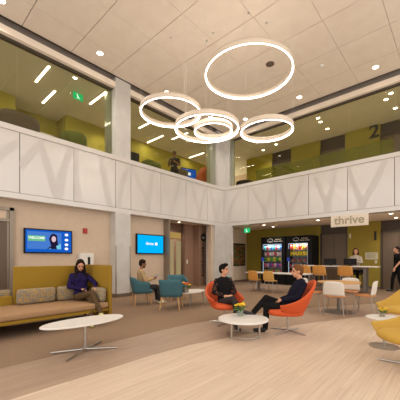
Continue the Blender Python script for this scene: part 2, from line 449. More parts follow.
# piers
MB().box(XL - 0.6, XL + 0.004, 5.1, 5.68, 0, ZF).box(XL - 0.6, XL + 0.004, 5.1, 5.68, ZP, ZC - 0.02).build('wall_pier', M['pier'], None)
pier = bpy.data.objects['wall_pier']; struct(pier)
for yy in (5.115, 5.665): MB().box(XL, XL + 0.012, yy - 0.02, yy + 0.02, 0.1, 1.72).build('corner_guard', M['steel'], pier)
MB().box(XL - 0.33, XL + 0.02, 5.09, 5.69, 0, 0.12).build('skirting', M['base'], pier)
pc = MB()
pc.box(XL - 0.55, XL + 0.002, 10.27, YF + 0.0, 0, ZF).box(XL - 0.55, -7.93, YF - 0.002, YF + 0.1, 0, ZF)
pc.box(XL - 0.55, XL + 0.002, 10.45, YF, ZP, ZC - 0.02).box(XL - 0.55, -8.12, YF - 0.002, YF + 0.5, ZP, ZC - 0.02)
pc.box(XL - 0.33, XL + 0.03, YF - 0.03, YF + 0.33, Z0 - 0.01, Z1 + 0.01)
pco = struct(pc.build('wall_corner', M['pier']))
MB().box(XL, XL + 0.015, 10.3, YF, 0, 0.1).box(XL, -7.93, YF - 0.015, YF, 0, 0.1).build('skirting', M['base'], pco)
MB().box(-7.945, -7.925, YF - 0.01, YF + 0.03, 0.1, 1.5).build('corner_guard', M['oak'], pco)
# skirting of the recessed wall
struct(MB().box(Xr, Xr + 0.015, 2.3, 5.1, 0, 0.1).box(Xr, Xr + 0.015, 5.68, 7.45, 0, 0.1).build('baseboard_left', M['base']))

# header above the glass and the dark reveal over it
hd = MB().box(XL - 0.3, XL + 0.0, YS, YF, ZH + 0.02, 7.12).build('trim_1', M['ceiling']); struct(hd)
MB().box(XL - 0.32, XL - 0.12, YS, YF, ZH, ZH + 0.02).build('track', M['void'], hd)
MB().box(XL - 0.3, XL - 0.2, YS, YF + 0.3, 7.12, ZC + 0.15).build('reveal', M['reveal'], hd)
hf = MB().box(XL, XE, YF, YF + 0.3, ZH + 0.02, 7.12).build('trim_2', M['ceiling']); struct(hf)
MB().box(XL, XE, YF + 0.12, YF + 0.32, ZH, ZH + 0.02).build('track', M['void'], hf)
MB().box(XL, XE, YF + 0.2, YF + 0.3, 7.12, ZC + 0.15).build('reveal', M['reveal'], hf)

# ---- far balcony front
wf = MB().box(XL, XE, YF, YF + 0.33, ZF, Z0 - 0.006).build('wall_far', M['panel']); struct(wf)
MB().box(XL + 0.015, XE, YF - 0.015, YF + 0.33, Z1 + 0.006, ZP, 0.004).build('parapet_cap', M['panel'], wf)
MB().box(XL, XE, YF + 0.03, YF + 0.33, Z0 - 0.01, Z1 + 0.01).build('parapet_core', M['seam'], wf)
Rs = [XL, -7.05, -5.68, -4.32, -2.94, -1.55, -0.18, 1.2, 2.57]
rtrees = {0: [(curve((.18, 0), (.2, .5), (.75, 1.0)), .24, .16), (curve((.0, .5), (.05, .8), (.1, 1.)), .14, .1)],
          1: ytree(.62, .4, .15, .95), 2: ytree(.42, .3, .08, .85), 3: ytree(.5, .35, .15, .72, .26), 4: ytree(.32, .3, .02, .82, .28), 5: ytree(.4, .4, .1, .9), 6: ytree(.5, .4, .1, .9)}
for i in range(len(Rs) - 1):
    x0, W = Rs[i], Rs[i + 1] - Rs[i]
    mm = panel_mesh(W, H, lambda a, b, d, x0=x0: (x0 + a, YF - d, Z0 + b), rtrees.get(i, []))
    mm.build('balcony_panel', [M['panel'], M['panel_tree']], wf)

# ---- upper glass
wn = 0
def pane(x0, x1, y0, y1):
    global wn; wn += 1
    o = MB().box(x0, x1, y0, y1, ZP - 0.01, ZH + 0.02).build('window_%d' % wn, M['glass']); struct(o)
GX = XL - 0.22
for a, b2 in [(-2.9, -0.44), (-0.44, 0.94), (0.94, 2.33), (2.33, 3.73), (3.73, 5.1), (5.68, 7.04), (7.04, 8.38), (8.38, 9.74), (9.74, 10.45)]:
    pane(GX - 0.006, GX + 0.006, a + 0.004, b2 - 0.004)
GY = YF + 0.22
for a, b2 in [(-8.12, -7.05), (-7.05, -5.68), (-5.68, -4.32), (-4.32, -2.94), (-2.94, -1.55), (-1.55, -0.18), (-0.18, 1.2), (1.2, 2.57)]:
    pane(a + 0.004, b2 - 0.004, GY - 0.006, GY + 0.006)
# glass returns beside the piers
struct(MB().box(XL - 0.62, XL - 0.24, 5.06, 5.09, ZP, ZH).build('window_30', M['edge_glass']))
struct(MB().box(XL - 0.45, XL - 0.1, 10.2, 10.44, ZP, ZH).build('window_31', M['edge_glass']))
struct(MB().box(-8.11, -7.98, YF + 0.1, YF + 0.3, ZP, ZH).build('window_32', M['edge_glass']))

# ---- upper rooms
uf = MB().box(-12.6, XL - 0.3, YS, 17, ZU - 0.15, ZU).box(XL - 0.3, XE, YF + 0.3, 14.3, ZU - 0.15, ZU).build('floor_upper', M['upfloor']); struct(uf)
uc = MB()
for k in range(12):
    uc.box(-12.6, XL - 0.31, -3 + 1.4 * k + 0.005, -3 + 1.4 * (k + 1) - 0.005, 6.97, 7.0)
uc.box(XL - 0.31, XE, YF + 0.31, 14.3, 6.97, 7.0).box(-12.6, XL - 0.31, 13.8, 17, 6.97, 7.0)
struct(uc.build('ceiling_upper', M['ceiling_up']))
wu = MB()
wu.box(-11.65, -11.5, YS, 1.55, ZU, 6.97).box(-11.65, -11.5, 2.75, 3.06, ZU, 6.97).box(-11.65, -11.5, 1.55, 2.75, 6.2, 6.97)
wu.box(-12.5, -12.4, 2.9, 4.9, ZU, 6.97).box(-12.5, -11.5, 4.8, 4.92, ZU, 6.97).box(-12.5, -11.65, 2.9, 3.0, ZU, 6.97)
wu.box(-11.65, -11.5, 4.92, 14.6, ZU, 6.97)
struct(wu.build('wall_upper', M['olive_up']))
d = MB().box(-11.6, -11.55, 1.6, 2.7, ZU, 6.15).build('door_3', M['pink_wall']); struct(d)
MB().box(-11.5, -11.44, 2.68, 2.76, ZU, 6.25).box(-11.5, -11.44, 1.54, 1.62, ZU, 6.25).box(-11.5, -11.44, 1.54, 2.76, 6.17, 6.25).build('door_frame', M['white_pl'], d)
d = MB().box(-12.4, -12.36, 3.75, 4.6, ZU, 6.25).build('door_4', M['teal']); struct(d)
MB().box(-12.4, -12.33, 4.58, 4.66, ZU, 6.33).box(-12.4, -12.33, 3.67, 3.75, ZU, 6.33).box(-12.4, -12.33, 3.67, 4.66, 6.25, 6.33).build('door_frame', M['white_pl'], d)
# far upper wall with lift lobbies
wv = MB()
for a, b2 in [(-9.0, -7.49), (-6.42, -4.96), (-3.85, -2.49), (-1.2, XE)]: wv.box(a, b2, YB, YB + 0.15, ZU, 6.97)
wvo = struct(wv.build('wall_upper_far', M['olive_up']))
struct(MB().box(-12.6, -9.0, 16.2, 16.35, ZU, 6.97).build('wall_upper_back', M['pink_wall']))
struct(MB().box(-9.1, -9.0, YB, 16.2, ZU, 6.97).build('wall_upper_side', M['olive_up']))
def liftdoor(nm, x0, x1, z0, z1, ztop):
    o = MB().box(x0, x1, YB + 0.1, YB + 0.2, z0, ztop).build(nm, M['taupe_dk']); struct(o)
    xm = (x0 + x1) / 2
    for a, b2 in ((x0 + 0.06, xm - 0.008), (xm + 0.008, x1 - 0.06)):
        MB().box(a, b2, YB + 0.06, YB + 0.1, z0, z1).build('door_leaf', M['taupe'], o)
    MB().box(x0, x0 + 0.05, YB - 0.02, YB + 0.1, z0, z1 + 0.05).box(x1 - 0.05, x1, YB - 0.02, YB + 0.1, z0, z1 + 0.05).box(x0, x1, YB - 0.02, YB + 0.1, z1, z1 + 0.05).build('door_frame', M['taupe_dk'], o)
liftdoor('door_5', -7.49, -6.42, ZU, 6.4, 6.97)
liftdoor('door_6', -4.96, -3.85, ZU, 6.4, 6.97)
liftdoor('door_7', -2.49, -1.2, ZU, 6.4, 6.97)
tag(text('floor_number', '2', 0.78, M['num_dark'], None, on_far(-2.7, YB - 0.012, 6.68), 0.006, 0.02), 'large dark numeral two on the olive upper wall', 'number')

# ---- under the far balcony
lb = MB().box(-9.3, XE, YF + 0.33, YB + 0.2, 2.88, 3.0).box(-12.5, XL - 0.33, 7.4, YF + 0.33, 2.88, 3.0).build('ceiling_low', M['ceiling_low']); struct(lb)
bw = MB()
for a, b2 in [(-9.1, -4.95), (-3.75, -2.47), (-1.2, XE)]: bw.box(a, b2, YB, YB + 0.15, 0, 2.88)
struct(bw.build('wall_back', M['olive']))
liftdoor('door_8', -4.95, -3.75, 0, 2.42, 2.88)
liftdoor('door_9', -2.47, -1.2, 0, 2.42, 2.88)
struct(MB().box(-9.25, -9.1, 10.9, YB + 0.1, 0, 2.88).build('wall_side', M['wall']))
struct(MB().box(-9.1, -9.085, 11.0, YB, 0, 0.1).box(-9.1, -7.7, YB - 0.015, YB, 0, 0.1).box(-3.75, -2.47, YB - 0.015, YB, 0, 0.1).build('baseboard_far', M['base']))
# ---- lift corridor in the left wall
cr = MB()
cr.mi = 0
cr.box(-9.7, -9.5, 9.3, 10.0, 0, 2.88)
cr.box(-9.7, -9.15, 9.98, 10.62, 0, 2.88)
cr.box(-9.7, -9.45, 10.62, 11.3, 0, 2.88)
cr.mi = 1
cr.box(-9.7, -9.42, 9.22, 9.3, 0, 2.88)
cr.box(-9.7, -9.55, 8.3, 9.3, 2.5, 2.88)
cr.box(-9.7, Xr - 0.05, 7.3, 7.45, 0, 2.88)
cr.box(-9.7, -9.55, 7.4, 8.36, 0, 2.88)
cro = struct(cr.build('wall_corridor', [M['brown'], M['brown_dk']]))
MB().box(XL - 0.33, XL - 0.12, 10.13, 10.27, 0, ZF).build('opening_trim', M['wall'], cro)
MB().box(XL - 0.4, XL - 0.02, 7.45, 7.52, 0, ZF).build('opening_trim', M['frame'], cro)
d = MB().box(-9.6, -9.57, 8.36, 9.22, 0, 2.5).build('door_2', M['brown']); struct(d)
MB().box(-9.57, -9.54, 8.42, 8.74, 0.2, 2.1).build('glass_light', em('lit_glass_a', (206, 180, 132), 0.5), d)
MB().box(-9.57, -9.54, 8.92, 9.18, 0.1, 2.1).build('glass_light', em('lit_glass_b', (200, 178, 130), 0.5), d)
MB().box(-9.57, -9.54, 8.42, 9.18, 2.2, 2.46).build('transom', em('lit_glass_c', (210, 172, 96), 0.55), d)
MB().cone((-9.5, 8.82, 0.95), (-9.5, 8.82, 1.25), 0.012, 0.012, 8).build('door_handle', M['steel'], d)
tag(MB().box(-9.5, -9.48, 9.5, 9.58, 1.05, 1.24, 0.004).build('card_reader', M['white_pl']), 'small white card reader on the brown corridor wall', 'card reader')
t = thing('wall_sign', 'black oval sign with vertical lettering on the brown corridor pier', 'sign', (-9.145, 10.28, 2.3))
mb = MB()
A = [(0.17 * math.cos(2 * PI * k / 24), 0.21 * math.sin(2 * PI * k / 24)) for k in range(24)]
mb.prism(A, lambda a, b: (0, a, b), lambda a, b: (0.02, a, b)).build('disc', M['num_dark'], t)
text('pictogram', 'wc', 0.15, M['white_pl'], t, on_left(0.022, 0, 0.0), 0.002, 0.004)
mx = Matrix.Translation((0.004, 0.0, -1.08)) @ Matrix.Rotation(-PI / 2, 4, 'X') @ on_left(0, 0, 0)
text('lettering', 'restrooms', 0.34, M['num_dark'], t, mx, 0.004, 0.006, 1.12)

# door at the far left of the TV wall
d = MB().box(Xr, Xr + 0.04, 0.7, 2.26, 0, 2.6).build('door_1', M['frame']); struct(d)
MB().box(Xr + 0.03, Xr + 0.05, 0.8, 2.1, 2.33, 2.55).build('transom', M['wall'], d)
MB().box(Xr + 0.03, Xr + 0.05, 0.85, 2.12, 0.02, 2.25).build('door_leaf', M['taupe'], d)
MB().box(Xr + 0.045, Xr + 0.055, 0.95, 1.93, 0.25, 2.12).build('glass_light', M['pink_wall'], d)
MB().box(Xr + 0.04, Xr + 0.09, 2.17, 2.27, 0, 2.62).box(Xr + 0.04, Xr + 0.09, 0.7, 2.27, 2.54, 2.62).box(Xr + 0.04, Xr + 0.085, 0.7, 2.2, 2.25, 2.32).build('door_frame', M['frame'], d)

# ------------------------------------------------------------------ lamps
def spot(name, loc, power, size=PI * 0.75, col=(1, .93, .84), blend=0.8, parent=None, r=0.06):
    l = bpy.data.lights.new(name, 'SPOT'); l.energy = power; l.spot_size = size; l.spot_blend = blend; l.color = col; l.shadow_soft_size = r
    o = bpy.data.objects.new(name, l); COL.objects.link(o); o.location = loc
    if parent: o.parent = parent
    return o
def downlight(x, y, z, label, power, r=0.085, group=None, col=(1, .93, .84)):
    t = thing('ceiling_downlight', label, 'downlight', (x, y, z), 0, group)
    MB().lathe([(r * 1.25, 0), (r * 1.25, -0.008), (r, -0.012), (r, 0.0)], 20, caps=False).build('trim_ring', M['white_pl'], t)
    MB().lathe([(0.001, -0.006), (r, -0.006)], 20, caps=False).build('lens', M['lamp'], t)
    spot('lamp', (0, 0, -0.03), power, parent=t, col=col)
    return t
AT = 90
for x, y, l in [(-7.79, 4.22, 'recessed downlight in the tall ceiling left of the wall pier'),
                (-7.83, 6.83, 'recessed downlight seen just above the leftmost ring pendant'),
                (-7.85, 9.3, 'recessed downlight seen inside the middle overlapping ring pendant'),
                (-6.84, 10.43, 'recessed downlight in the tall ceiling just left of the rightmost ring pendant'),
                (-4.42, 10.36, 'recessed downlight in the tall ceiling right of the largest ring'),
                (-1.96, 10.34, 'brightest recessed downlight at the right end of the tall ceiling'),
                (-7.89, 1.81, 'recessed downlight at the top left corner of the tall ceiling')]:
    downlight(x, y, ZC, l, AT)
# downlights outside the frame that light the front of the hall, built as the same fittings
for x, y in [(-5.2, 0.6), (-2.6, 1.8), (-0.2, 3.2), (0.9, 6.2), (-1.2, -0.8), (1.6, 0.8)]:
    downlight(x, y, ZC, 'recessed downlight in the tall ceiling above the open floor', 62, group='downlights over the open floor')
for x, y, l in [(-1.8, 12.0, 'recessed downlight under the far balcony right of the hanging sign, nearer one'),
                (-1.83, 13.3, 'recessed downlight under the far balcony right of the hanging sign, farther one'),
                (-6.88, 12.08, 'recessed downlight in front of the left drinks machine, nearer one'),
                (-6.9, 13.0, 'recessed downlight in front of the left drinks machine, farther one'),
                (-4.33, 12.0, 'recessed downlight just left of the hanging white sign')]:
    downlight(x, y, 2.88, l, 62, 0.07)
downlight(-9.05, 8.6, 2.88, 'recessed downlight in the lift corridor soffit', 45, 0.06)
for x, y, l in [(-4.24, 11.75, 'upstairs downlight seen right of the rightmost ring, nearest of three'),
                (-4.28, 12.15, 'upstairs downlight seen right of the rightmost ring, middle of three'),
                (-4.29, 13.0, 'upstairs downlight seen right of the rightmost ring, farthest of three'),
                (-1.75, 11.66, 'upstairs downlight before the dark right door, nearest of three'),
                (-1.95, 12.0, 'upstairs downlight before the dark right door, middle of three'),
                (-1.8, 12.93, 'upstairs downlight before the dark right door, farthest of three'),
                (-6.76, 13.05, 'upstairs downlight seen below the rightmost ring'),
                (-7.62, 13.3, 'upstairs downlight beside the corner pier, farther one'),
                (-6.9, 11.9, 'upstairs downlight seen inside the rightmost ring'),
                (-10.9, 6.2, 'upstairs downlight shining down the olive wall beside the wall pier'),
                (-10.9, 13.2, 'upstairs downlight in the corner room by the bright wall')]:
    downlight(x, y, 6.965, l, 60, 0.07)

def tube(x0, x1, y, label):
    t = thing('linear_light', label, 'light', ((x0 + x1) / 2, y, 6.97))
    h = (x1 - x0) / 2
    MB().box(-h - 0.02, h + 0.02, -0.05, 0.05, -0.02, 0).build('housing', M['white_pl'], t)
    MB().box(-h, h, -0.028, 0.028, -0.035, -0.018).build('diffuser', M['tube'], t)
    l = bpy.data.lights.new('lamp', 'AREA'); l.shape = 'RECTANGLE'; l.size = 2 * h; l.size_y = 0.06; l.energy = 13; l.color = (1, .93, .82)
    lo = bpy.data.objects.new('lamp', l); COL.objects.link(lo); lo.parent = t; lo.location = (0, 0, -0.045)
    return t
tube(-10.05, -8.94, 3.24, 'upstairs linear ceiling light behind the left glass, nearest the top edge')
tube(-11.23, -10.12, 3.85, 'upstairs linear ceiling light behind the left glass, deeper in the room')
tube(-10.02, -8.9, 5.04, 'upstairs linear ceiling light nearest the left side of the wall pier')
tube(-11.28, -10.13, 8.6, 'upstairs linear ceiling light deep in the room right of the pier')
tube(-10.3, -9.2, 7.4, 'upstairs linear ceiling light crossing the leftmost ring pendant')
tube(-11.24, -10.16, 11.48, 'upstairs linear ceiling light nearest the green exit sign')
tube(-10.1, -9.07, 9.15, 'upstairs linear ceiling light seen through the middle rings')
for y, z in ((14.2, 6.1), (14.8, 6.3)):
    t = thing('linear_light', 'long wall light strip in the upstairs corner room, %s' % ('lower one' if z < 6.2 else 'upper one'), 'light', (-10.9, y, z - 0.9))
    MB().box(-1.0, 1.0, 1.0, 1.1, 0, 0.09).build('diffuser', M['tube'], t)

def exit_sign(x, y, z, label, along):
    t = thing('exit_sign', label, 'exit sign', (x, y, z), 0 if along == 'x' else PI / 2)
    MB().box(-0.17, 0.17, -0.02, 0.02, -0.22, 0.0, 0.004).build('panel', M['exit_green'], t)
    mb = MB(); mb.cap2((-0.03, -0.024, -0.09), (0.0, -0.024, -0.14), 0.018, 0.016, 8).cap2((0, -0.024, -0.14), (0.05, -0.024, -0.18), 0.013, 0.01, 8).cap2((0, -0.024, -0.14), (-0.05, -0.024, -0.19), 0.013, 0.01, 8).ell((-0.035, -0.024, -0.05), (0.02, 0.008, 0.02))
    mb.build('running_figure', M['exit_white'], t)
    MB().cone((0, 0, 0), (0, 0, 0.08), 0.01, 0.01, 8).build('hanger', M['steel'], t)
    return t
exit_sign(-8.1, 12.5, 2.84, 'green exit sign hanging by the picture wall downstairs', 'x')
exit_sign(-9.6, 4.4, 6.9, 'green exit sign hanging upstairs behind the left glass', 'y')
exit_sign(-9.6, 11.35, 6.5, 'green exit sign hanging upstairs near the corner pier', 'y')

# ring pendants
def ring_pendant(cx, cy, z, D, label, cables, hb=0.135):
    t = thing('ring_pendant', label, 'pendant light', (cx, cy, z))
    R = D / 2; w = 0.034; n = 72
    prof = [(R, 0.008), (R, hb), (R - w, hb), (R - w, 0.03), (R - 0.012, 0.03), (R - 0.012, 0.008)]
    mb = MB(); rings = [mb.ring([(r * math.cos(2 * PI * k / n), r * math.sin(2 * PI * k / n), zz) for k in range(n)]) for r, zz in prof]
    for i in range(len(prof)): mb.bridge(rings[i], rings[(i + 1) % len(prof)])
    mb.build('ring_band', M['ring'], t, True)
    prof = [(R - 0.002, 0.0), (R - 0.013, 0.008), (R - 0.013, 0.03), (R - w - 0.002, 0.03), (R - w + 0.004, 0.0)]
    mb = MB(); rings = [mb.ring([(r * math.cos(2 * PI * k / n), r * math.sin(2 * PI * k / n), zz) for k in range(n)]) for r, zz in prof]
    for i in range(len(prof)): mb.bridge(rings[i], rings[(i + 1) % len(prof)])
    mb.build('light_strip', M['ring_glow'], t, True)
    prof = [(R - 0.008, hb - 0.001), (R - 0.008, hb + 0.004), (R - w + 0.008, hb + 0.004), (R - w + 0.008, hb - 0.001)]
    mb = MB(); rings = [mb.ring([(r * math.cos(2 * PI * k / n), r * math.sin(2 * PI * k / n), zz) for k in range(n)]) for r, zz in prof]
    for i in range(len(prof)): mb.bridge(rings[i], rings[(i + 1) % len(prof)])
    mb.build('added_top_glow', M['ring_added_glow'], t, True)  # unseen upward glow, added to brighten the ceiling above the rings
    for a in cables:
        x, y = (R - w / 2) * math.cos(a), (R - w / 2) * math.sin(a)
        MB().cone((x, y, hb - 0.01), (x, y, ZC - z), 0.002, 0.002, 6).build('cable', M['white_pl'], t)
        MB().lathe([(0.03, ZC - z), (0.03, ZC - z - 0.015), (0.004, ZC - z - 0.03)], 12).build('canopy', M['white_pl'], t)
    return t
ring_pendant(-5.82, 5.22, 5.22, 1.64, 'leftmost hanging white ring light over the hall', [-0.3, 1.9, 4.0])
ring_pendant(-5.16, 5.96, 4.83, 1.76, 'middle hanging white ring light, wide one that overlaps two others', [-0.2, 1.9, -1.5])
ring_pendant(-4.86, 5.87, 4.66, 1.02, 'smallest hanging white ring light, inside the outline of a wider one', [0.3, 2.4, -1.25])
ring_pendant(-3.65, 6.54, 4.52, 1.32, 'rightmost hanging white ring light, below the largest ring', [0.55, 2.4, -1.95])
ring_pendant(-3.83, 5.97, 5.77, 2.12, 'largest and highest hanging white ring light', [-1.1, 2.0, 3.9])

# ceiling fittings
tag(MB().lathe([(0.06, ZC), (0.06, ZC - 0.03), (0.035, ZC - 0.05)], 16, c=(-3.18, 9.14)).build('smoke_detector', M['white_pl']), 'small white smoke detector on the tall ceiling right of the largest ring', 'smoke detector')
tag(MB().lathe([(0.13, ZC), (0.13, ZC - 0.012), (0.1, ZC - 0.02)], 20, c=(-4.34, 7.99)).build('ceiling_speaker', M['base']), 'round grey speaker grille in the tall ceiling seen inside the largest ring', 'speaker')
tag(MB().lathe([(0.09, ZC), (0.09, ZC - 0.006), (0.05, ZC - 0.01)], 20, c=(-1.94, 9.11)).build('sprinkler_cover', M['ceiling']), 'faint round sprinkler cover in the tall ceiling at the right', 'sprinkler')

# ------------------------------------------------------------------ screens, signs and small wall fittings
def television(y0, y1, z0, z1, label):
    t = thing('television', label, 'television', (Xr + 0.01, (y0 + y1) / 2, (z0 + z1) / 2))
    w, h = (y1 - y0) / 2, (z1 - z0) / 2
    MB().box(0.02, 0.075, -w, w, -h, h, 0.006).build('bezel', M['black'], t)
    MB().box(-0.01, 0.02, -w * 0.4, w * 0.4, -h * 0.4, h * 0.4).build('mount', M['dark_plastic'], t)
    return t, w, h
t, w, h = television(2.5, 3.79, 1.44, 2.12, 'wall television with a smiling woman and a welcome banner')
MB().box(0.073, 0.078, -w + 0.035, w - 0.035, -h + 0.035, h - 0.035).build('screen', M['scr_blue'], t)
MB().box(0.077, 0.080, -w + 0.07, w - 0.32, -h + 0.12, h - 0.08).build('screen_picture', M['scr_inner'], t)
b = MB().box(0.079, 0.082, -w + 0.09, -0.12, 0.0, 0.15).build('welcome_banner', M['scr_green'], t)
text('banner_lettering', 'WELCOME', 0.085, M['scr_white'], b, on_left(0.083, (-w + 0.09 - 0.12) / 2, 0.085), 0.0005, 0.002)
def flat(poly, d0, d1): return MB().prism(poly, lambda a, b: (d0, a, b), lambda a, b: (d1, a, b))
def oval(cx, cy, rx, ry, n=20): return [(cx + rx * math.cos(2 * PI * k / n), cy + ry * math.sin(2 * PI * k / n)) for k in range(n)]
flat([(-0.08, -0.21), (0.04, -0.13), (-0.02, 0.08), (0.04, 0.2), (0.12, 0.23), (0.2, 0.18), (0.22, 0.0), (0.24, -0.21)], 0.079, 0.081).build('pictured_hair', M['scr_dark'], t)
flat([(-0.02, -0.215), (0.05, -0.17), (0.12, -0.15), (0.24, -0.1), (0.3, -0.05), (0.31, -0.215)], 0.0805, 0.0825).build('pictured_shirt', M['scr_shirt'], t)
flat([(0.02, -0.215), (0.08, -0.05), (0.15, -0.03), (0.2, -0.215)], 0.082, 0.083).build('pictured_hair', M['scr_dark'], t)
flat(oval(0.11, 0.07, 0.06, 0.085), 0.083, 0.084).build('pictured_face', M['scr_face'], t)
for zz in (0.21, 0.06, -0.08, -0.2):
    flat(oval(0.47, zz, 0.055, 0.04, 8), 0.078, 0.081).build('screen_icon', M['scr_white'], t)
t, w, h = television(6.1, 7.39, 1.46, 2.2, 'wall television showing white lettering on bright blue')
MB().box(0.073, 0.078, -w + 0.05, w - 0.04, -h + 0.04, h - 0.04).build('screen', M['scr_cyan'], t)
text('screen_lettering', 'thrive', 0.15, M['scr_white'], t, on_left(0.08, -0.05, 0.02), 0.0005, 0.003)
flat([(0.2, -0.03), (0.32, -0.03), (0.32, 0.05), (0.26, 0.09), (0.2, 0.05)], 0.078, 0.081).build('screen_icon', M['scr_white'], t)

tag(MB().box(Xr, Xr + 0.06, 4.15, 4.28, 2.08, 2.24, 0.008).build('fire_alarm', M['red']), 'small red fire alarm high on the wall right of the welcome television', 'fire alarm')
t = thing('water_dispenser', 'white wall box with a dark slot behind the mustard sofa', 'dispenser', (Xr + 0.012, 4.2, 0.9))
MB().box(0, 0.18, -0.22, 0.22, 0, 0.56, 0.01).build('housing', M['white_pl'], t)
MB().box(0.178, 0.184, 0.02, 0.1, 0.2, 0.44).build('slot', M['dark_plastic'], t)

t = thing('wall_art', 'framed dark mosaic picture of green and red squares on the side wall', 'picture', (-9.1, 13.18, 1.5))
MB().box(0.0, 0.05, -0.62, 0.62, -0.62, 0.62, 0.004).build('frame', M['black'], t)
cols = [pm('art_%d' % i, c, None, 0.7) for i, c in enumerate([(92, 98, 44), (140, 82, 44), (70, 58, 38), (128, 114, 50), (112, 72, 34)])]
mb = MB()
for i in range(9):
    for j in range(9):
        mb.mi = random.randrange(5); y = -0.55 + i * 0.1225; z = -0.55 + j * 0.1225
        mb.box(0.045, 0.055, y, y + 0.11, z, z + 0.11)
mb.build('canvas', cols, t)

t = thing('hanging_sign', 'white hanging sign reading thrive below the far balcony', 'sign', (-2.885, YF + 0.0, 2.83))
MB().box(-0.6, 0.6, -0.03, 0.03, -0.4, 0.0, 0.003).build('board', M['sign_white'], t)
text('lettering', 'thrive', 0.40, M['sign_letters'], t, on_far(0.0, -0.033, -0.19), 0.004, 0.009, 1.02)
tag(text('floor_number', '1', 0.52, M['num_dark'], None, on_far(-2.66, YB - 0.012, 2.24), 0.006, 0.016), 'large dark numeral one on the olive wall downstairs', 'number')
t = thing('notice', 'pale notice sheet on the olive wall behind the receptionist', 'notice', (-2.8, YB - 0.01, 1.4))
MB().box(-0.24, 0.24, -0.005, 0.005, -0.15, 0.15).build('sheet', M['paper'], t)
mb = MB()
for k in range(5): mb.box(-0.19, 0.19 - 0.06 * (k % 2), -0.0075, -0.004, 0.09 - 0.045 * k, 0.105 - 0.045 * k)
mb.build('print', M['ink'], t)
tag(MB().box(-3.69, -3.6, YB - 0.015, YB, 2.2, 2.4, 0.004).build('wall_plate', M['paper']), 'small pale plate high on the olive wall beside the lift doors', 'wall plate')
tag(MB().box(-2.68, -2.59, YB - 0.015, YB, 1.08, 1.22, 0.004).build('call_button_plate', M['paper']), 'small call button plate under the notice on the olive wall', 'button plate')

# ------------------------------------------------------------------ upstairs things
for a, b2, l in [(-6.95, -4.33, 'left panel of the green glass guard rail upstairs'), (-4.31, -1.65, 'right panel of the green glass guard rail upstairs')]:
    t = thing('glass_railing', l, 'railing', ((a + b2) / 2, YF + 0.5, ZU)); hw = (b2 - a) / 2
    MB().box(-hw, hw, -0.008, 0.008, 0.05, 1.24).build('pane', M['green_glass'], t)
    MB().box(-hw, hw, -0.03, 0.03, 0, 0.06).build('base_shoe', M['steel'], t)

def superell(phi, W, D, p):
    s_, c_ = math.sin(phi), math.cos(phi)
    return (W * math.copysign(abs(s_) ** (2 / p), s_), -D * math.copysign(abs(c_) ** (2 / p), c_))
def tub(W, D, pmax, zb, zr, rb=0.85, thick=0.045, p=3.0, lean=0.08, nphi=28, nv=6, curvev=0.7, y0=0.0):
    """wrap round chair shell: back at -Y, open towards +Y"""
    m = MB()
    def pt(phi, v, off):
        z1 = zr(phi); z0 = zb(phi) if callable(zb) else zb; z = z0 + (z1 - z0) * v
        k = rb + (1 - rb) * v ** curvev
        x, y = superell(phi, W * k - off, D * k - off, p)
        back = max(0.0, math.cos(phi))
        return (x, y + y0 - lean * v * back, z)
    out, inn = [], []
    for i in range(nphi + 1):
        phi = -pmax + 2 * pmax * i / nphi
        out.append([m.bm.verts.new(pt(phi, j / nv, 0)) for j in range(nv + 1)])
        inn.append([m.bm.verts.new(pt(phi, j / nv, thick)) for j in range(nv + 1)])
    for i in range(nphi):
        for j in range(nv):
            m._f([out[i][j], out[i + 1][j], out[i + 1][j + 1], out[i][j + 1]])
            m._f([inn[i][j], inn[i][j + 1], inn[i + 1][j + 1], inn[i + 1][j]])
        m._f([out[i][nv], out[i + 1][nv], inn[i + 1][nv], inn[i][nv]])
        m._f([out[i][0], inn[i][0], inn[i + 1][0], out[i + 1][0]])
    for i in (0, nphi):
        for j in range(nv): m._f([out[i][j], out[i][j + 1], inn[i][j + 1], inn[i][j]])
    return m
def pad(W, D, z0, z1, p=3.2, y0=0.0, n=32, crown=0.02):
    """rounded seat pad"""
    m = MB(); prev = None; first = None
    for k, z in ((0.93, z0), (1.0, z0 + (z1 - z0) * 0.25), (1.0, z0 + (z1 - z0) * 0.7), (0.94, z1), (0.6, z1 + crown), (0.2, z1 + crown * 1.2)):
        R = []
        for i in range(n):
            x, y = superell(2 * PI * i / n, W * k, D * k, p); R.append(m.bm.verts.new((x, y + y0, z)))
        if prev: m.bridge(prev, R)
        else: first = R
        prev = R
    m.cap(first, True); m.cap(prev)
    return m

def lounge_box(name, label, loc, rz, mt, w, hb, seat=0.42):
    t = thing(name, label, 'chair', loc, rz)
    tub(w / 2, 0.4, 2.0, 0.2, lambda ph: 0.62 + (hb - 0.62) * max(0, math.cos(ph * 0.7)) ** 0.8, 0.92, 0.07, 3.5, 0.1).build('shell', mt, t, True)
    pad(w / 2 - 0.06, 0.38, 0.26, seat).build('seat_cushion', mt, t, True)
    MB().lathe([(0.25, 0), (0.25, 0.02), (0.04, 0.04), (0.04, 0.24), (0.2, 0.25)], 20).build('pedestal', M['steel'], t)
    return t
lounge_box('lounge_chair', 'wide dark grey lounge chair upstairs at the far left behind the glass', (-9.25, 2.45, ZU), face(-1, -0.1), M['grey_chair'], 1.15, 1.14)
lounge_box('lounge_chair', 'olive green lounge chair upstairs left of the wall pier', (-9.45, 4.15, ZU), face(-1, 0.3), M['green_chair'], 0.85, 1.2)
lounge_box('lounge_chair', 'low olive green lounge chair upstairs just right of the wall pier', (-9.8, 7.4, ZU), face(-1, -0.2), M['green_chair'], 1.25, 1.2)
lounge_box('lounge_chair', 'dark grey lounge chair upstairs in front of the standing person', (-9.25, 8.65, ZU), face(-1, 0), M['grey_chair'], 0.75, 1.02)
lounge_box('lounge_chair', 'rust orange high backed lounge chair upstairs near the corner pier', (-9.4, 10.55, ZU), face(-1, 0.4), M['rust'], 0.82, 1.55)
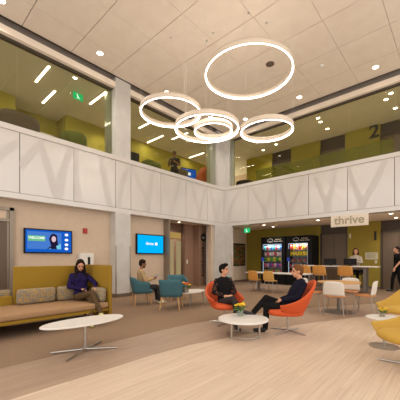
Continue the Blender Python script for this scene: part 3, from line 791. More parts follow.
t = thing('storage_bin', 'black cabinet upstairs beside the right edge of the wall pier', 'cabinet', (-9.35, 6.4, ZU))
MB().box(-0.2, 0.2, -0.2, 0.2, 0, 1.24, 0.03).build('body', M['dark_plastic'], t)
MB().box(-0.21, 0.21, -0.21, 0.21, 0.8, 0.84).build('lid_band', M['grey_metal'], t)
t = thing('monitor', 'blue screen monitor upstairs on a stand beside the rust orange chair', 'monitor', (-9.75, 9.9, ZU), face(0.9, -0.25))
MB().box(-0.42, 0.42, -0.03, 0.03, 1.0, 1.55, 0.01).build('bezel', M['black'], t)
s_ = MB().box(-0.39, 0.39, 0.028, 0.034, 1.03, 1.52).build('screen', M['scr_navy'], t)
MB().box(-0.1, 0.1, 0.033, 0.037, 1.22, 1.36).build('screen_picture', M['scr_white'], t)
MB().cone((0, 0, 0.02), (0, 0, 1.01), 0.03, 0.03, 12).build('stand', M['grey_metal'], t)
MB().lathe([(0.25, 0), (0.25, 0.02), (0.05, 0.03)], 20).build('foot', M['grey_metal'], t)
lounge_box('lounge_chair', 'dark green lounge chair upstairs right of the corner pier', (-8.0, 12.3, ZU), face(-0.2, 1), M['charcoal'], 0.95, 1.05)

# ------------------------------------------------------------------ sofa
sx0, sx1, sy1 = -6.36, -5.28, 3.08
t = thing('booth_sofa', 'long mustard booth sofa with high back panels and tan seat', 'sofa', (sx0, 1.66, 0))
ox, oy = sx0, 1.66
def T(x0, x1, y0, y1, z0, z1, bev, nm, m, par=t, seg=3): return MB().box(x0 - ox, x1 - ox, y0 - oy, y1 - oy, z0, z1, bev, seg).build(nm, m, par, bev > 0)
T(sx0 - 0.07, sx0, 1.66, sy1 + 0.05, 0.05, 1.14, 0.022, 'back_panel', M['mustard'])
T(sx0 - 0.03, sx1, sy1 - 0.01, sy1 + 0.055, 0.05, 1.16, 0.022, 'side_panel', M['mustard'])
T(sx0 - 0.07, sx0, -0.6, 1.65, 0.05, 0.58, 0.02, 'low_back_panel', M['mustard'])
T(sx0, sx1 - 0.02, -0.6, sy1 - 0.01, 0.29, 0.41, 0.035, 'seat_cushion', M['tan_seat'])
T(sx0, sx1 - 0.04, -0.6, sy1 - 0.01, 0.23, 0.285, 0.006, 'seat_rail', M['mustard'])
for x, y in ((sx1 - 0.12, sy1 + 0.02), (sx1 - 0.12, 1.0), (sx0 + 0.1, 1.0), (sx0 + 0.1, -0.5), (sx1 - 0.12, -0.5), (sx0 - 0.03, sy1 + 0.02)):
    MB().box(x - 0.025 - ox, x + 0.025 - ox, y - 0.025 - oy, y + 0.025 - oy, 0, 0.24).build('leg', M['dark_plastic'], t)
def cush(label, c, size, rz, tilt):
    o = MB().box(-size[0] / 2, size[0] / 2, -size[1] / 2, size[1] / 2, 0, size[2], min(size) * 0.42, 4).build('cushion', M['cushion'], None, True)
    o.location = c; o.rotation_euler = Euler((tilt, 0, rz)); tag(o, label, 'cushion'); return o
cush('wide dotted cushion on the tan sofa seat, leftmost against the high back', (-6.22, 2.015, 0.412), (0.70, 0.15, 0.30), PI / 2, 0.1)
cush('dotted cushion on the tan sofa seat just left of the seated woman', (-6.22, 2.66, 0.412), (0.54, 0.15, 0.30), PI / 2, 0.1)
cush('dotted cushion leaning on the side panel right of the seated woman', (-5.56, 2.96, 0.412), (0.46, 0.15, 0.29), 0.0, -0.1)
o = cush('dotted cushion behind the low mustard back at the far left', (-6.53, 1.25, 0.40), (0.85, 0.14, 0.29), PI / 2, 0.0)
t = thing('bench_seat', 'second mustard bench behind the low back at the far left', 'bench', (-6.75, 1.0, 0))
MB().box(-0.28, 0.28, -1.4, 0.62, 0.25, 0.40, 0.03).build('seat_cushion', M['tan_seat'], t)
MB().box(-0.26, 0.26, -1.4, 0.62, 0.0, 0.25).build('plinth', M['mustard'], t)

# ------------------------------------------------------------------ tables
t = thing('coffee_table', 'oval white coffee table on a steel star foot before the sofa', 'table', (-3.88, 1.88, 0))
MB().lathe([(0.97, 0.405), (1.0, 0.412), (1.0, 0.425), (0.985, 0.43)], 64, sx=0.265, sy=0.585).build('tabletop', M['white_top'], t)
MB().cone((0, 0, 0.03), (0, 0, 0.405), 0.025, 0.025, 16).build('column', M['chrome'], t)
for x, y in ((-0.24, -0.37), (0.23, -0.36), (0.22, 0.38), (-0.25, 0.38)):
    MB().cone((0, 0, 0.035), (x, y, 0.012), 0.02, 0.011, 10).build('foot_arm', M['chrome'], t)

t = thing('coffee_table', 'low round white table between the two orange chairs', 'table', (-2.68, 4.02, 0))
MB().lathe([(0.395, 0.272), (0.415, 0.278), (0.415, 0.298), (0.405, 0.305)], 48).build('tabletop', M['white_top'], t)
for a in (-1.75, 0.35, 2.45):
    x, y = 0.27 * math.cos(a), 0.27 * math.sin(a)
    MB().cone((x, y, 0), (x, y, 0.272), 0.017, 0.017, 12).build('leg', M['chrome'], t)
mb = MB(); n = 40
R1 = [(0.27 * math.cos(2 * PI * k / n), 0.27 * math.sin(2 * PI * k / n), 0.03) for k in range(n + 1)]
mb.tube(R1, 0.008, 8).build('base_ring', M['chrome'], t)

t = thing('coffee_table', 'white coffee table among the teal chairs', 'table', (-5.52, 5.68, 0), 0.15)
MB().lathe([(0.97, 0.375), (1.0, 0.382), (1.0, 0.395), (0.985, 0.4)], 48, sx=0.32, sy=0.56).build('tabletop', M['white_top'], t)
for x, y in ((-0.2, -0.3), (0.2, -0.3), (-0.2, 0.3), (0.2, 0.3)):
    MB().cone((x * 1.1, y * 1.1, 0), (x, y, 0.376), 0.012, 0.015, 10).build('leg', M['steel'], t)

t = thing('side_table', 'small round white side table between the yellow chairs', 'table', (-0.83, 4.95, 0))
MB().lathe([(0.225, 0.412), (0.238, 0.418), (0.238, 0.428), (0.23, 0.432)], 40).build('tabletop', M['white_top'], t)
MB().cone((0, 0, 0.02), (0, 0, 0.412), 0.016, 0.016, 14).build('column', M['chrome'], t)
MB().lathe([(0.195, 0), (0.195, 0.008), (0.03, 0.02)], 40).build('base_disc', M['steel'], t)

t = thing('cafe_table', 'round oak topped cafe table ringed by white chairs', 'table', (-2.18, 7.4, 0))
MB().lathe([(0.465, 0.705), (0.48, 0.71), (0.48, 0.73), (0.475, 0.735)], 48).build('tabletop', M['oak'], t)
MB().cone((0, 0, 0.015), (0, 0, 0.695), 0.04, 0.04, 16).build('column', M['grey_metal'], t)
MB().lathe([(0.36, 0), (0.36, 0.01), (0.05, 0.025)], 40).build('base_disc', M['grey_metal'], t)

t = thing('dining_table', 'long white table in front of the drinks machines', 'table', (-5.3, 10.35, 0))
MB().box(-1.25, 1.25, -0.36, 0.36, 0.70, 0.735, 0.008).build('tabletop', M['white_top'], t)
for x in (-0.85, 0.85):
    MB().box(x - 0.04, x + 0.04, -0.05, 0.05, 0.02, 0.70).build('leg', M['grey_metal'], t)
    MB().box(x - 0.05, x + 0.05, -0.3, 0.3, 0, 0.025).build('foot', M['grey_metal'], t)

t = thing('reception_counter', 'high white topped reception counter with grey legs', 'counter', (-3.5, 12.25, 0))
MB().box(-1.45, 1.27, -0.38, 0.38, 0.965, 1.0, 0.006).build('worktop', M['white_top'], t)
for x in (-1.2, 0.86):
    MB().box(x - 0.045, x + 0.045, -0.22, 0.22, 0, 0.965, 0.006).build('leg', M['grey_metal'], t)
MB().box(-1.13, 0.79, -0.03, 0.03, 0.86, 0.965).build('beam', M['grey_metal'], t)

def flowers(name, label, loc, petal, pot='vase', s=1.0, npet=9):
    t = thing(name, label, 'flowers', loc)
    if pot == 'vase':
        MB().lathe([(0.045 * s, 0.0), (0.05 * s, 0.01), (0.05 * s, 0.09 * s), (0.046 * s, 0.09 * s), (0.045 * s, 0.012)], 20, caps=False).build('vase', M['vase_glass'], t, True)
    else:
        MB().box(-0.045 * s, 0.045 * s, -0.045 * s, 0.045 * s, 0, 0.085 * s, 0.006).build('pot', M['pot'], t)
    rnd = random.Random(3 + int(100 * abs(loc[0])))
    for k in range(npet):
        a = 2 * PI * k / npet + rnd.random() * 0.5; r = (0.03 + 0.055 * rnd.random()) * s
        x, y, z = r * math.cos(a), r * math.sin(a), (0.13 + 0.055 * rnd.random()) * s
        MB().cone((x * 0.3, y * 0.3, 0.02), (x, y, z), 0.003, 0.003, 6).build('stem', M['leaf'], t)
        mb = MB()
        for q in range(6):
            b_ = 2 * PI * q / 6
            mb.ell((x + 0.014 * s * math.cos(b_), y + 0.014 * s * math.sin(b_), z), (0.016 * s, 0.016 * s, 0.009 * s), n=8, m=5)
        mb.ell((x, y, z + 0.006 * s), (0.01 * s, 0.01 * s, 0.01 * s), n=8, m=5)
        mb.build('blossom', petal if k % 3 else M['petal_y'], t, True)
    for k in range(10):
        a = 2 * PI * k / 10 + rnd.random(); r = 0.07 * s; z = (0.08 + 0.06 * rnd.random()) * s
        rot = Matrix.Rotation(a, 3, 'Z') @ Matrix.Rotation(0.4 - rnd.random(), 3, 'Y')
        MB().ell((r * math.cos(a), r * math.sin(a), z), (0.045 * s, 0.018 * s, 0.006 * s), rot, 8, 6).build('leaf', M['leaf'], t, True)
    return t
flowers('flower_vase', 'glass vase of yellow flowers on the low round white table', (-2.82, 4.14, 0.305), M['petal_y'], 'vase', 1.2, 6)
flowers('flower_pot', 'small pot of yellow flowers on the round side table', (-0.86, 4.99, 0.432), M['petal_y'], 'pot', 0.7, 6)
flowers('flower_pot', 'pot of orange flowers on the table among the teal chairs', (-5.34, 5.30, 0.40), M['petal_o'], 'pot', 1.45)

# ------------------------------------------------------------------ chairs
def teal_chair(label, loc, rz):
    t = thing('armchair', label, 'armchair', loc, rz)
    def zr(ph):
        a = abs(ph)
        if a < 0.75: return 0.765
        k = min(1, (a - 0.75) / 1.15); k = k * k * (3 - 2 * k)
        return 0.765 - 0.135 * k
    tub(0.30, 0.27, 2.0, 0.325, zr, 0.86, 0.05, 5.0, 0.05, 32, 5, 0.9).build('shell', M['teal'], t, True)
    pad(0.262, 0.27, 0.325, 0.435, 4.0, 0.03).build('seat_cushion', M['teal'], t, True)
    for x in (-1, 1):
        for y in (-1, 1):
            MB().cone((x * 0.255, y * 0.235, 0), (x * 0.2, y * 0.19, 0.34), 0.013, 0.021, 12).build('leg', M['oak'], t)
    return t
tc1 = teal_chair('teal armchair on oak legs with the phone reader in it', (-6.68, 4.88, 0), face(0.41, 0.91))
dup(tc1, (-5.50, 4.96, 0), face(-0.58, 0.81), 'empty teal armchair seen from behind, nearest of the group')
dup(tc1, (-6.62, 6.22, 0), face(0.85, -0.5), 'empty teal armchair facing forward at the back of the group')
dup(tc1, (-5.12, 6.45, 0), face(-0.55, -0.83), 'empty teal armchair partly behind the left orange chair')

def swivel(name, label, loc, rz, mt, arm=0.52, back=0.80, W=0.37, D=0.34, tip=0.0, thick_tip=0.15, pm_=2.1, pk=(0.74, 0.86, 0.05)):
    t = thing(name, label, 'chair', loc, rz)
    def zr(ph):
        c = max(0.0, math.cos(min(abs(ph), 2.1) * 0.75))
        a = min(1.0, max(0.0, (abs(ph) - 1.35) / 0.75))
        return arm + (back - arm) * c ** 2.2 + tip * a * a * (3 - 2 * a)
    def zb(ph):
        a = min(1.0, max(0.0, (abs(ph) - 1.0) / 1.1))
        return 0.33 + (arm + tip - thick_tip - 0.33) * a * a
    tub(W, D, pm_, zb, zr, 0.62, 0.05, 2.5, 0.12, 36, 7, 0.55).build('shell', mt, t, True, 1)
    pad(W * pk[0], D * pk[1], 0.32, 0.405, 2.6, pk[2]).build('seat_cushion', mt, t, True)
    m = MB(); m.lathe([(0.05, 0.3), (W * 0.6, 0.335), (W * 0.66, 0.36)], 28, caps=True); m.build('seat_pan', mt, t, True)
    MB().cone((0, 0, 0.03), (0, 0, 0.33), 0.02, 0.02, 14).build('column', M['chrome'], t)
    for k in range(4):
        a = PI / 4 + k * PI / 2
        MB().cone((0, 0, 0.035), (0.34 * math.cos(a), 0.34 * math.sin(a), 0.012), 0.018, 0.01, 10).build('foot_arm', M['chrome'], t)
    return t
ocL = swivel('swivel_chair', 'orange swivel chair left of the round table', (-3.48, 4.57, 0), face(0.85, -0.52), M['orange'], 0.52, 0.83, 0.38, 0.36)
swivel('swivel_chair', 'orange swivel chair right of the round table', (-2.25, 4.78, 0), face(-0.80, -0.60), M['orange'], 0.52, 0.93, 0.38, 0.36)
ycA = swivel('swivel_chair', 'yellow lounge chair behind the small side table', (-0.74, 6.28, 0), face(-0.45, -0.89), M['yellow'], 0.42, 0.88, 0.43, 0.42, 0.05, 0.2, 2.25, (0.72, 0.78, 0.0))
dup(ycA, (-0.44, 4.22, 0), face(-0.76, -0.65), 'yellow lounge chair in the foreground cut by the right edge')

def shell_chair(label, loc, rz, mback, mseat, seat=0.45, top=0.80, legs=M['steel'], name='chair', group=None, lw=0.22, bw=0.225):
    t = thing(name, label, 'chair' if seat < 0.55 else 'bar stool', loc, rz, group)
    # back: slightly curved sheet
    m = MB(); rows = []
    nx, nz = 10, 8
    for off in (0.0, 0.014):
        g = []
        for j in range(nz + 1):
            v = j / nz; z = seat + 0.02 + (top - seat - 0.02) * v
            w = bw - 0.02 * v ** 2 - 0.035 * v ** 8
            row = []
            for i in range(nx + 1):
                u = -1 + 2 * i / nx
                row.append(m.bm.verts.new((u * w, -0.2 - 0.05 * v + 0.03 * u * u + off, z - 0.02 * (u ** 4) * (v > 0.9))))
            g.append(row)
        rows.append(g)
    A, B = rows
    for j in range(nz):
        for i in range(nx):
            m._f([A[j][i], A[j][i + 1], A[j + 1][i + 1], A[j + 1][i]]); m._f([B[j][i], B[j + 1][i], B[j + 1][i + 1], B[j][i + 1]])
    for i in range(nx):
        m._f([A[0][i], B[0][i], B[0][i + 1], A[0][i + 1]]); m._f([A[nz][i], A[nz][i + 1], B[nz][i + 1], B[nz][i]])
    for j in range(nz):
        m._f([A[j][0], A[j + 1][0], B[j + 1][0], B[j][0]]); m._f([A[j][nx], B[j][nx], B[j + 1][nx], A[j + 1][nx]])
    m.build('backrest', mback, t, True)
    pad(0.215, 0.205, seat - 0.012, seat + 0.012, 4.0, 0.0, 32, 0.004).build('seat', mseat, t, True)
    for x in (-1, 1):
        for y in (-1, 1):
            MB().cone((x * lw, y * 0.21, 0), (x * 0.16, y * 0.15, seat - 0.01), 0.010, 0.010, 10).build('leg', legs, t)
    m = MB(); m.box(-0.17, 0.17, -0.155, -0.135, seat - 0.035, seat - 0.012).box(-0.17, 0.17, 0.135, 0.155, seat - 0.035, seat - 0.012)
    m.build('seat_frame', legs, t)
    if seat > 0.55:
        z = 0.28; k = 1 - z / seat
        a, b2 = 0.16 + (lw - 0.16) * k, 0.15 + 0.06 * k
        m = MB(); m.tube([(-a, -b2, z), (a, -b2, z), (a, b2, z), (-a, b2, z), (-a, -b2, z)], 0.008, 6).build('footrest', legs, t)
    return t
c0 = shell_chair('white cafe chair seen from behind, nearest at the oak table', (-2.1, 6.88, 0), face(-0.1, 1), M['cream'], M['seatpad'], 0.45, 0.79)
dup(c0, (-2.12, 8.0, 0), face(0.05, -1), 'white cafe chair on the far side of the oak table')
dup(c0, (-1.62, 7.45, 0), face(-1, 0.02), 'white cafe chair seen side on, right of the oak table')
dup(c0, (-2.75, 7.3, 0), face(1, 0.1), 'white cafe chair half hidden behind the man in navy')
w0 = shell_chair('plywood chair with a honey brown back, left one at the long white table', (-6.0, 9.85, 0), face(0, 1), M['ply'], M['ply'], 0.45, 0.82)
w1 = shell_chair('plywood chair with a paler yellow back, right one at the long white table', (-5.32, 9.85, 0), face(0, 1), M['ply_lt'], M['ply_lt'], 0.45, 0.82)
b0 = shell_chair('plywood bar stool at the counter, right one before the monitors', (-3.1, 11.45, 0), face(0, 1), M['ply'], M['ply'], 0.66, 1.03, name='bar_stool', lw=0.2, bw=0.26)
dup(b0, (-4.03, 11.45, 0), face(0, 1), 'plywood bar stool at the counter, middle of the three')
dup(b0, (-4.56, 11.4, 0), face(0.1, 1), 'plywood bar stool at the counter, leftmost beside the drinks machine')
rs = shell_chair('black tall stool under the receptionist behind the counter', (-3.12, 13.0, 0), face(0.1, -1), M['black_fab'], M['black_fab'], 0.66, 0.95, M['dark_plastic'], 'bar_stool')

# monitors on the counter
def monitor(label, x, y, rz):
    t = thing('monitor', label, 'monitor', (x, y, 1.0), rz)
    MB().box(-0.23, 0.23, -0.02, 0.02, 0.04, 0.29, 0.008).build('bezel', M['black'], t)
    MB().box(-0.215, 0.215, 0.019, 0.022, 0.055, 0.275).build('screen', M['scr_on'], t)
    MB().box(-0.03, 0.03, -0.03, -0.015, 0.01, 0.18).build('stand', M['dark_plastic'], t)
    MB().box(-0.11, 0.11, -0.09, 0.08, 0.0, 0.014, 0.004).build('foot', M['dark_plastic'], t)
monitor('black monitor back on the counter, left one', -3.95, 12.3, 0.25)
monitor('black monitor back on the counter, right one before the receptionist', -3.2, 12.3, 0.2)

# ------------------------------------------------------------------ vending machines and their goods
VX = [(-7.63, -6.3), (-6.24, -5.0)]
prodmats = {}
def pmat(c):
    if c not in prodmats: prodmats[c] = pm('pack_%d_%d_%d' % c, c, None, 0.4, scale=60)
    return prodmats[c]
shelfz = [0.58, 0.86, 1.14, 1.42, 1.70]
for vi, (x0, x1) in enumerate(VX):
    side = 'left' if vi == 0 else 'right'
    xc = (x0 + x1) / 2; hw = (x1 - x0) / 2
    t = thing('vending_machine', 'tall black glass fronted drinks machine, %s one of the pair' % side, 'vending machine', (xc, 13.1, 0))
    wx0, wx1 = -hw + 0.09, hw - 0.2
    m = MB()
    m.box(-hw, wx0, 0, 0.85, 0, 2.37).box(wx1, hw, 0, 0.85, 0, 2.37).box(wx0, wx1, 0, 0.85, 2.02, 2.37).box(wx0, wx1, 0, 0.85, 0, 0.52).box(wx0, wx1, 0.55, 0.85, 0.52, 2.02)
    m.build('cabinet', M['black'], t)
    MB().box(wx0, wx1, 0.53, 0.55, 0.52, 2.02).build('liner', M['vend_in'], t)
    MB().box(wx0 + 0.02, wx1 - 0.02, 0.04, 0.08, 1.985, 2.015).build('light_tube', M['vend_light'], t)
    MB().box(wx0 + 0.005, wx0 + 0.02, 0.03, 0.05, 0.55, 2.0).box(wx1 - 0.02, wx1 - 0.005, 0.03, 0.05, 0.55, 2.0).build('light_tube', M['vend_light'], t)
    l = bpy.data.lights.new('lamp', 'AREA'); l.shape = 'RECTANGLE'; l.size = wx1 - wx0 - 0.1; l.size_y = 0.03; l.energy = 9; l.color = (.92, .97, 1)
    lo = bpy.data.objects.new('lamp', l); COL.objects.link(lo); lo.parent = t; lo.location = (0.5 * (wx0 + wx1), 0.045, 1.97); lo.rotation_euler = (math.radians(20), 0, 0)
    MB().box(wx0, wx1, 0.008, 0.016, 0.52, 2.02).build('front_glass', M['vend_glass'], t)
    for z in shelfz: MB().box(wx0 + 0.02, wx1 - 0.02, 0.06, 0.5, z - 0.03, z).build('shelf', M['steel'], t)
    MB().box(wx0 - 0.06, wx0 + 0.12, -0.045, 0.0, 1.22, 1.75, 0.01).build('payment_unit', M['dark_plastic'], t)
    MB().box(wx0 - 0.04, wx0 + 0.1, -0.05, -0.03, 1.16, 1.34).build('payment_display', em('pay_blue', (70, 90, 190), 0.4), t)
    # header emblem: small house outline and two lines of print
    m = MB(); y = -0.006
    cx = -0.12
    m.tube([(cx - 0.15, y, 2.12), (cx - 0.15, y, 2.24), (cx - 0.02, y, 2.29), (cx + 0.11, y, 2.24), (cx + 0.11, y, 2.17)], 0.008, 6)
    m.build('emblem', M['white_pl'], t)
    text('emblem_lettering', 'thrive', 0.085, M['white_pl'], t, on_far(cx + 0.0, -0.004, 2.135), 0.003, 0.002)
    text('header_lettering', 'fresh food', 0.075, M['paper'], t, on_far(cx + 0.4, -0.004, 2.24), 0.002, 0.001)
    text('header_lettering', 'kitchen market', 0.075, M['white_pl'], t, on_far(cx + 0.4, -0.004, 2.15), 0.002, 0.001)
    if vi == 0:
        rowspec = [('can', [(214, 170, 60), (200, 70, 60), (120, 170, 70)], 8, 0.17, 'small mixed packet on the bottom shelf of the left drinks machine'),
                   ('bag', [(206, 80, 120), (220, 180, 190), (120, 70, 170)], 7, 0.19, 'pink or purple packet on the second shelf up of the left machine'),
                   ('bag', [(84, 150, 58), (216, 190, 60)], 6, 0.22, 'green or yellow packet on the middle shelf of the left machine'),
                   ('bag', [(228, 190, 190), (208, 84, 84), (230, 214, 214)], 7, 0.2, 'pale pink packet on the second shelf down of the left machine'),
                   ('bag', [(60, 170, 180), (196, 62, 60), (130, 150, 170), (60, 110, 190)], 8, 0.24, 'tall bright pouch on the top shelf of the left machine')]
    else:
        rowspec = [('can', [(196, 50, 52), (226, 214, 214), (80, 130, 180)], 9, 0.16, 'red capped bottle on the bottom shelf of the right machine'),
                   ('can', [(196, 44, 44), (210, 220, 226)], 9, 0.18, 'red and white bottle on the second shelf up of the right machine'),
                   ('can', [(120, 60, 50), (150, 120, 100), (190, 50, 46)], 10, 0.16, 'dark red can on the middle shelf of the right machine'),
                   ('bag', [(244, 206, 30), (250, 214, 60)], 7, 0.22, 'yellow crisp bag on the second shelf down of the right machine'),
                   ('bag', [(220, 60, 50), (240, 190, 40), (220, 130, 90)], 6, 0.27, 'red or orange crisp bag on the top shelf of the right machine')]
    for (kind, cs, n, hh, lab), z in zip(rowspec, shelfz):
        step = (wx1 - wx0 - 0.06) / n
        meshes = []
        for c in cs:
            m = MB()
            if kind == 'can':
                m.lathe([(step * 0.30, 0), (step * 0.36, 0.01), (step * 0.36, hh * 0.72), (step * 0.17, hh * 0.86), (step * 0.17, hh)], 14)
            else:
                W = step * 0.44; prev = None
                for k, (ww, dd) in enumerate(((1.0, 0.006), (0.92, 0.035), (0.9, 0.05), (0.92, 0.035), (1.0, 0.006))):
                    zz = hh * k / 4
                    R = m.ring([(W * ww * math.copysign(abs(math.cos(q)) ** 0.6, math.cos(q)), dd * math.sin(q), zz) for q in [2 * PI * i / 14 for i in range(14)]])
                    if prev: m.bridge(prev, R)
                    else: m.cap(R, True)
                    prev = R
                m.cap(prev)
            o = m.build('snack_bag' if kind == 'bag' else 'drink_bottle', pmat(c), None, True)
            meshes.append(o)
        for k in range(n):
            src = meshes[k % len(meshes)]
            o = src if k < len(meshes) else src.copy()
            if k >= len(meshes): COL.objects.link(o)
            o.location = (xc + wx0 + 0.03 + step * (k + 0.5), 13.22, z)
            tag(o, lab, 'snack' if kind == 'bag' else 'bottle', lab.split(' on ')[1] + ' goods')

# ------------------------------------------------------------------ people
def V(*a): return Vector(a)
def fuse(mb, name, mats, parent, voxel, smooth=4, paint=None):
    bmesh.ops.recalc_face_normals(mb.bm, faces=mb.bm.faces[:])
    me = bpy.data.meshes.new(name); mb.bm.to_mesh(me); mb.bm.free()
    tmp = bpy.data.objects.new('tmp', me); COL.objects.link(tmp)
    r = tmp.modifiers.new('r', 'REMESH'); r.mode = 'VOXEL'; r.voxel_size = voxel; r.use_smooth_shade = True
    if smooth:
        s_ = tmp.modifiers.new('s', 'SMOOTH'); s_.factor = 0.5; s_.iterations = smooth
    dg = bpy.context.evaluated_depsgraph_get(); dg.update()
    nm = bpy.data.meshes.new_from_object(tmp.evaluated_get(dg)); nm.name = name
    bpy.data.objects.remove(tmp)
    nm.materials.clear()
    for m in mats: nm.materials.append(m)
    for p in nm.polygons:
        p.use_smooth = True; p.material_index = paint(p.center) if paint else 0
    o = bpy.data.objects.new(name, nm); COL.objects.link(o); o.parent = parent
    return o
def hand(mb, wrist, d, palm, curl=0.5, side=1, s=1.0):
    """palm + four unequal fingers + thumb; d = direction of the hand, palm = where the palm looks"""
    d = d.normalized(); palm = (palm - d * palm.dot(d)).normalized(); lat = d.cross(palm) * side
    mid = wrist + d * 0.045 * s
    for k in (-0.022, 0.0, 0.022):
        mb.cap2(wrist + lat * k * 0.7 + d * 0.012, wrist + d * 0.085 * s + lat * k * s, 0.015, 0.0135, 8)
    for off, L in ((-0.031, 0.062), (-0.0105, 0.074), (0.0105, 0.07), (0.031, 0.055)):
        p0 = wrist + d * 0.085 * s + lat * off * s
        d1 = (d * math.cos(curl * 0.6) + palm * math.sin(curl * 0.6)).normalized()
        p1 = p0 + d1 * L * 0.5 * s
        d2 = (d * math.cos(curl * 1.6) + palm * math.sin(curl * 1.6)).normalized()
        p2 = p1 + d2 * L * 0.5 * s
        mb.cap2(p0, p1, 0.0092, 0.0086, 8); mb.cap2(p1, p2, 0.0086, 0.0074, 8)
    t0 = wrist + d * 0.03 * s - lat * 0.028 * s; t1 = t0 + (d * 0.6 - lat * 0.7 + palm * 0.4).normalized() * 0.035 * s
    t2 = t1 + (d * 0.85 - lat * 0.2 + palm * 0.5).normalized() * 0.03 * s
    mb.cap2(t0, t1, 0.0125, 0.0105, 8); mb.cap2(t1, t2, 0.0105, 0.0085, 8)
def loft(mb, secs, lat, n=18):
    """secs: (point, half width, half depth, forward vector)"""
    prev = None
    for p, w, dd, fw in secs:
        R = mb.ring([p + lat * w * math.cos(2 * PI * k / n) + fw * dd * math.sin(2 * PI * k / n) for k in range(n)])
        if prev: mb.bridge(prev, R)
        else: mb.cap(R, True)
        prev = R
    mb.cap(prev)

def person(label, loc, rz, J, mats, hairstyle='short', woman=False, shoe=True, bare_ankle=False, curl=0.6, group=None, size=1.0):
    """J: joints in the person's own frame (faces +Y, right hand +X)"""
    t = thing('person', label, 'person', loc, rz); t.scale = (size, size, size)
    P, N, HD = J['pelvis'], J['neck'], J['head']
    up = (N - P).normalized()
    shL, shR = J['shoulder_l'], J['shoulder_r']
    lat = (shR - shL).normalized()
    fwd = up.cross(lat).normalized()
    if fwd.y < 0 and abs(fwd.y) > 0.3: fwd = -fwd
    hl, hr = J['hip_l'], J['hip_r']
    k = 0.92 if woman else 1.0
    # head frame
    yaw, pitch = J.get('yaw', 0), J.get('pitch', 0)
    hm = (Matrix.Rotation(yaw, 3, 'Z') @ Matrix.Rotation(pitch, 3, 'X'))
    def hp(x, y, z): return HD + hm @ Vector((x, y, z))
    # ---------------- body
    b = MB()
    loft(b, [(P - up * 0.07, 0.13 * k, 0.09, fwd), (P, 0.15 * k, 0.1, fwd), (P + up * 0.14, 0.125 * k, 0.085, fwd), (P + up * 0.30, 0.145 * k, 0.098, fwd), (P + up * 0.42, 0.15 * k, 0.09, fwd), (N - up * 0.02, 0.07, 0.055, fwd)], lat)
    b.cap2(shL, shR, 0.045, 0.045)
    b.cap2(N - up * 0.04, hp(0, -0.012, -0.07), 0.052 * k, 0.05 * k)
    b.ell(hp(0, -0.008, 0.02), (0.074, 0.094, 0.1), hm)
    b.ell(hp(0, 0.022, -0.045), (0.056, 0.066, 0.072), hm)
    b.ell(hp(0, 0.05, -0.088), (0.028, 0.03, 0.024), hm)          # chin
    b.cap2(hp(0, 0.083, 0.01), hp(0, 0.103, -0.028), 0.009, 0.014, 8)  # nose
    b.ell(hp(0, 0.083, -0.058), (0.026, 0.012, 0.009), hm)         # mouth
    for sx in (-1, 1):
        b.ell(hp(sx * 0.075, -0.01, -0.01), (0.01, 0.022, 0.032), hm)   # ears
        b.ell(hp(sx * 0.032, 0.078, 0.022), (0.02, 0.014, 0.008), hm)   # brows
    for s_, sh in (('l', shL), ('r', shR)):
        e, w = J['elbow_' + s_], J['wrist_' + s_]
        b.cap2(sh, e, 0.044 * k, 0.036 * k); b.cap2(e, w, 0.036 * k, 0.026 * k)
        hd_ = J.get('hand_' + s_, (w - e)); pn = J.get('palm_' + s_, V(0, 0, -1))
        hand(b, w, Vector(hd_), Vector(pn), J.get('curl_' + s_, curl), 1 if s_ == 'r' else -1, 0.95 * k if woman else 1.0)
        h_, kn, an, toe = J['hip_' + s_], J['knee_' + s_], J['ankle_' + s_], J['toe_' + s_]
        b.cap2(h_, kn, 0.074 * k, 0.05 * k); b.cap2(kn, an, 0.05 * k, 0.034 * k)
        b.cap2(an, an + (toe - an) * 0.25 + V(0, 0, -0.025), 0.034, 0.036); b.cap2(an + (toe - an) * 0.2 + V(0, 0, -0.03), toe, 0.036, 0.026)
    eyes = [hp(-0.031, 0.084, 0.004), hp(0.031, 0.084, 0.004)]; brow = [hp(-0.032, 0.09, 0.024), hp(0.032, 0.09, 0.024)]; mouth = hp(0, 0.094, -0.058)
    hinv = hm.inverted()
    def paint(c):
        q = hinv @ (Vector(c) - HD)
        if q.y > 0.04:
            for sx in (-1, 1):
                if abs(q.x - sx * 0.031) < 0.013 and abs(q.z - 0.004) < 0.007: return 1
                if abs(q.x - sx * 0.032) < 0.02 and abs(q.z - 0.026) < 0.005: return 1
            if abs(q.x) < 0.024 and abs(q.z + 0.058) < 0.008 and q.y > 0.07: return 2
        return 0
    fuse(b, 'body', [mats['skin'], mats.get('brow', M['eye']), M['lip']], t, 0.0068, 3, paint)
    # ---------------- top
    c = MB()
    loft(c, [(P - up * 0.05, 0.172 * k, 0.124, fwd), (P + up * 0.05, 0.168 * k, 0.122, fwd), (P + up * 0.16, 0.15 * k, 0.112, fwd), (P + up * 0.31, 0.17 * k, 0.122, fwd), (P + up * 0.42, 0.172 * k, 0.11, fwd), (N - up * 0.0, 0.085, 0.07, fwd), (N + up * 0.025, 0.066, 0.06, fwd)], lat)
    c.cap2(shL, shR, 0.056 * k, 0.056 * k); c.cap2(N - up * 0.015, shL, 0.05 * k, 0.05 * k); c.cap2(N - up * 0.015, shR, 0.05 * k, 0.05 * k)
    if woman:
        for sx in (-1, 1): c.ell(P + up * 0.33 + fwd * 0.08 + lat * 0.07 * sx, (0.07, 0.06, 0.07))
    sl = MB() if 'sleeve' in mats else c
    short = J.get('short_sleeves', False)
    for s_, sh in (('l', shL), ('r', shR)):
        e, w = J['elbow_' + s_], J['wrist_' + s_]
        if short: sl.cap2(sh, sh.lerp(e, 0.7), 0.064 * k, 0.056 * k)
        else:
            sl.cap2(sh, e, 0.062 * k, 0.051 * k); sl.cap2(e, e.lerp(w, 0.97), 0.051 * k, 0.038 * k)
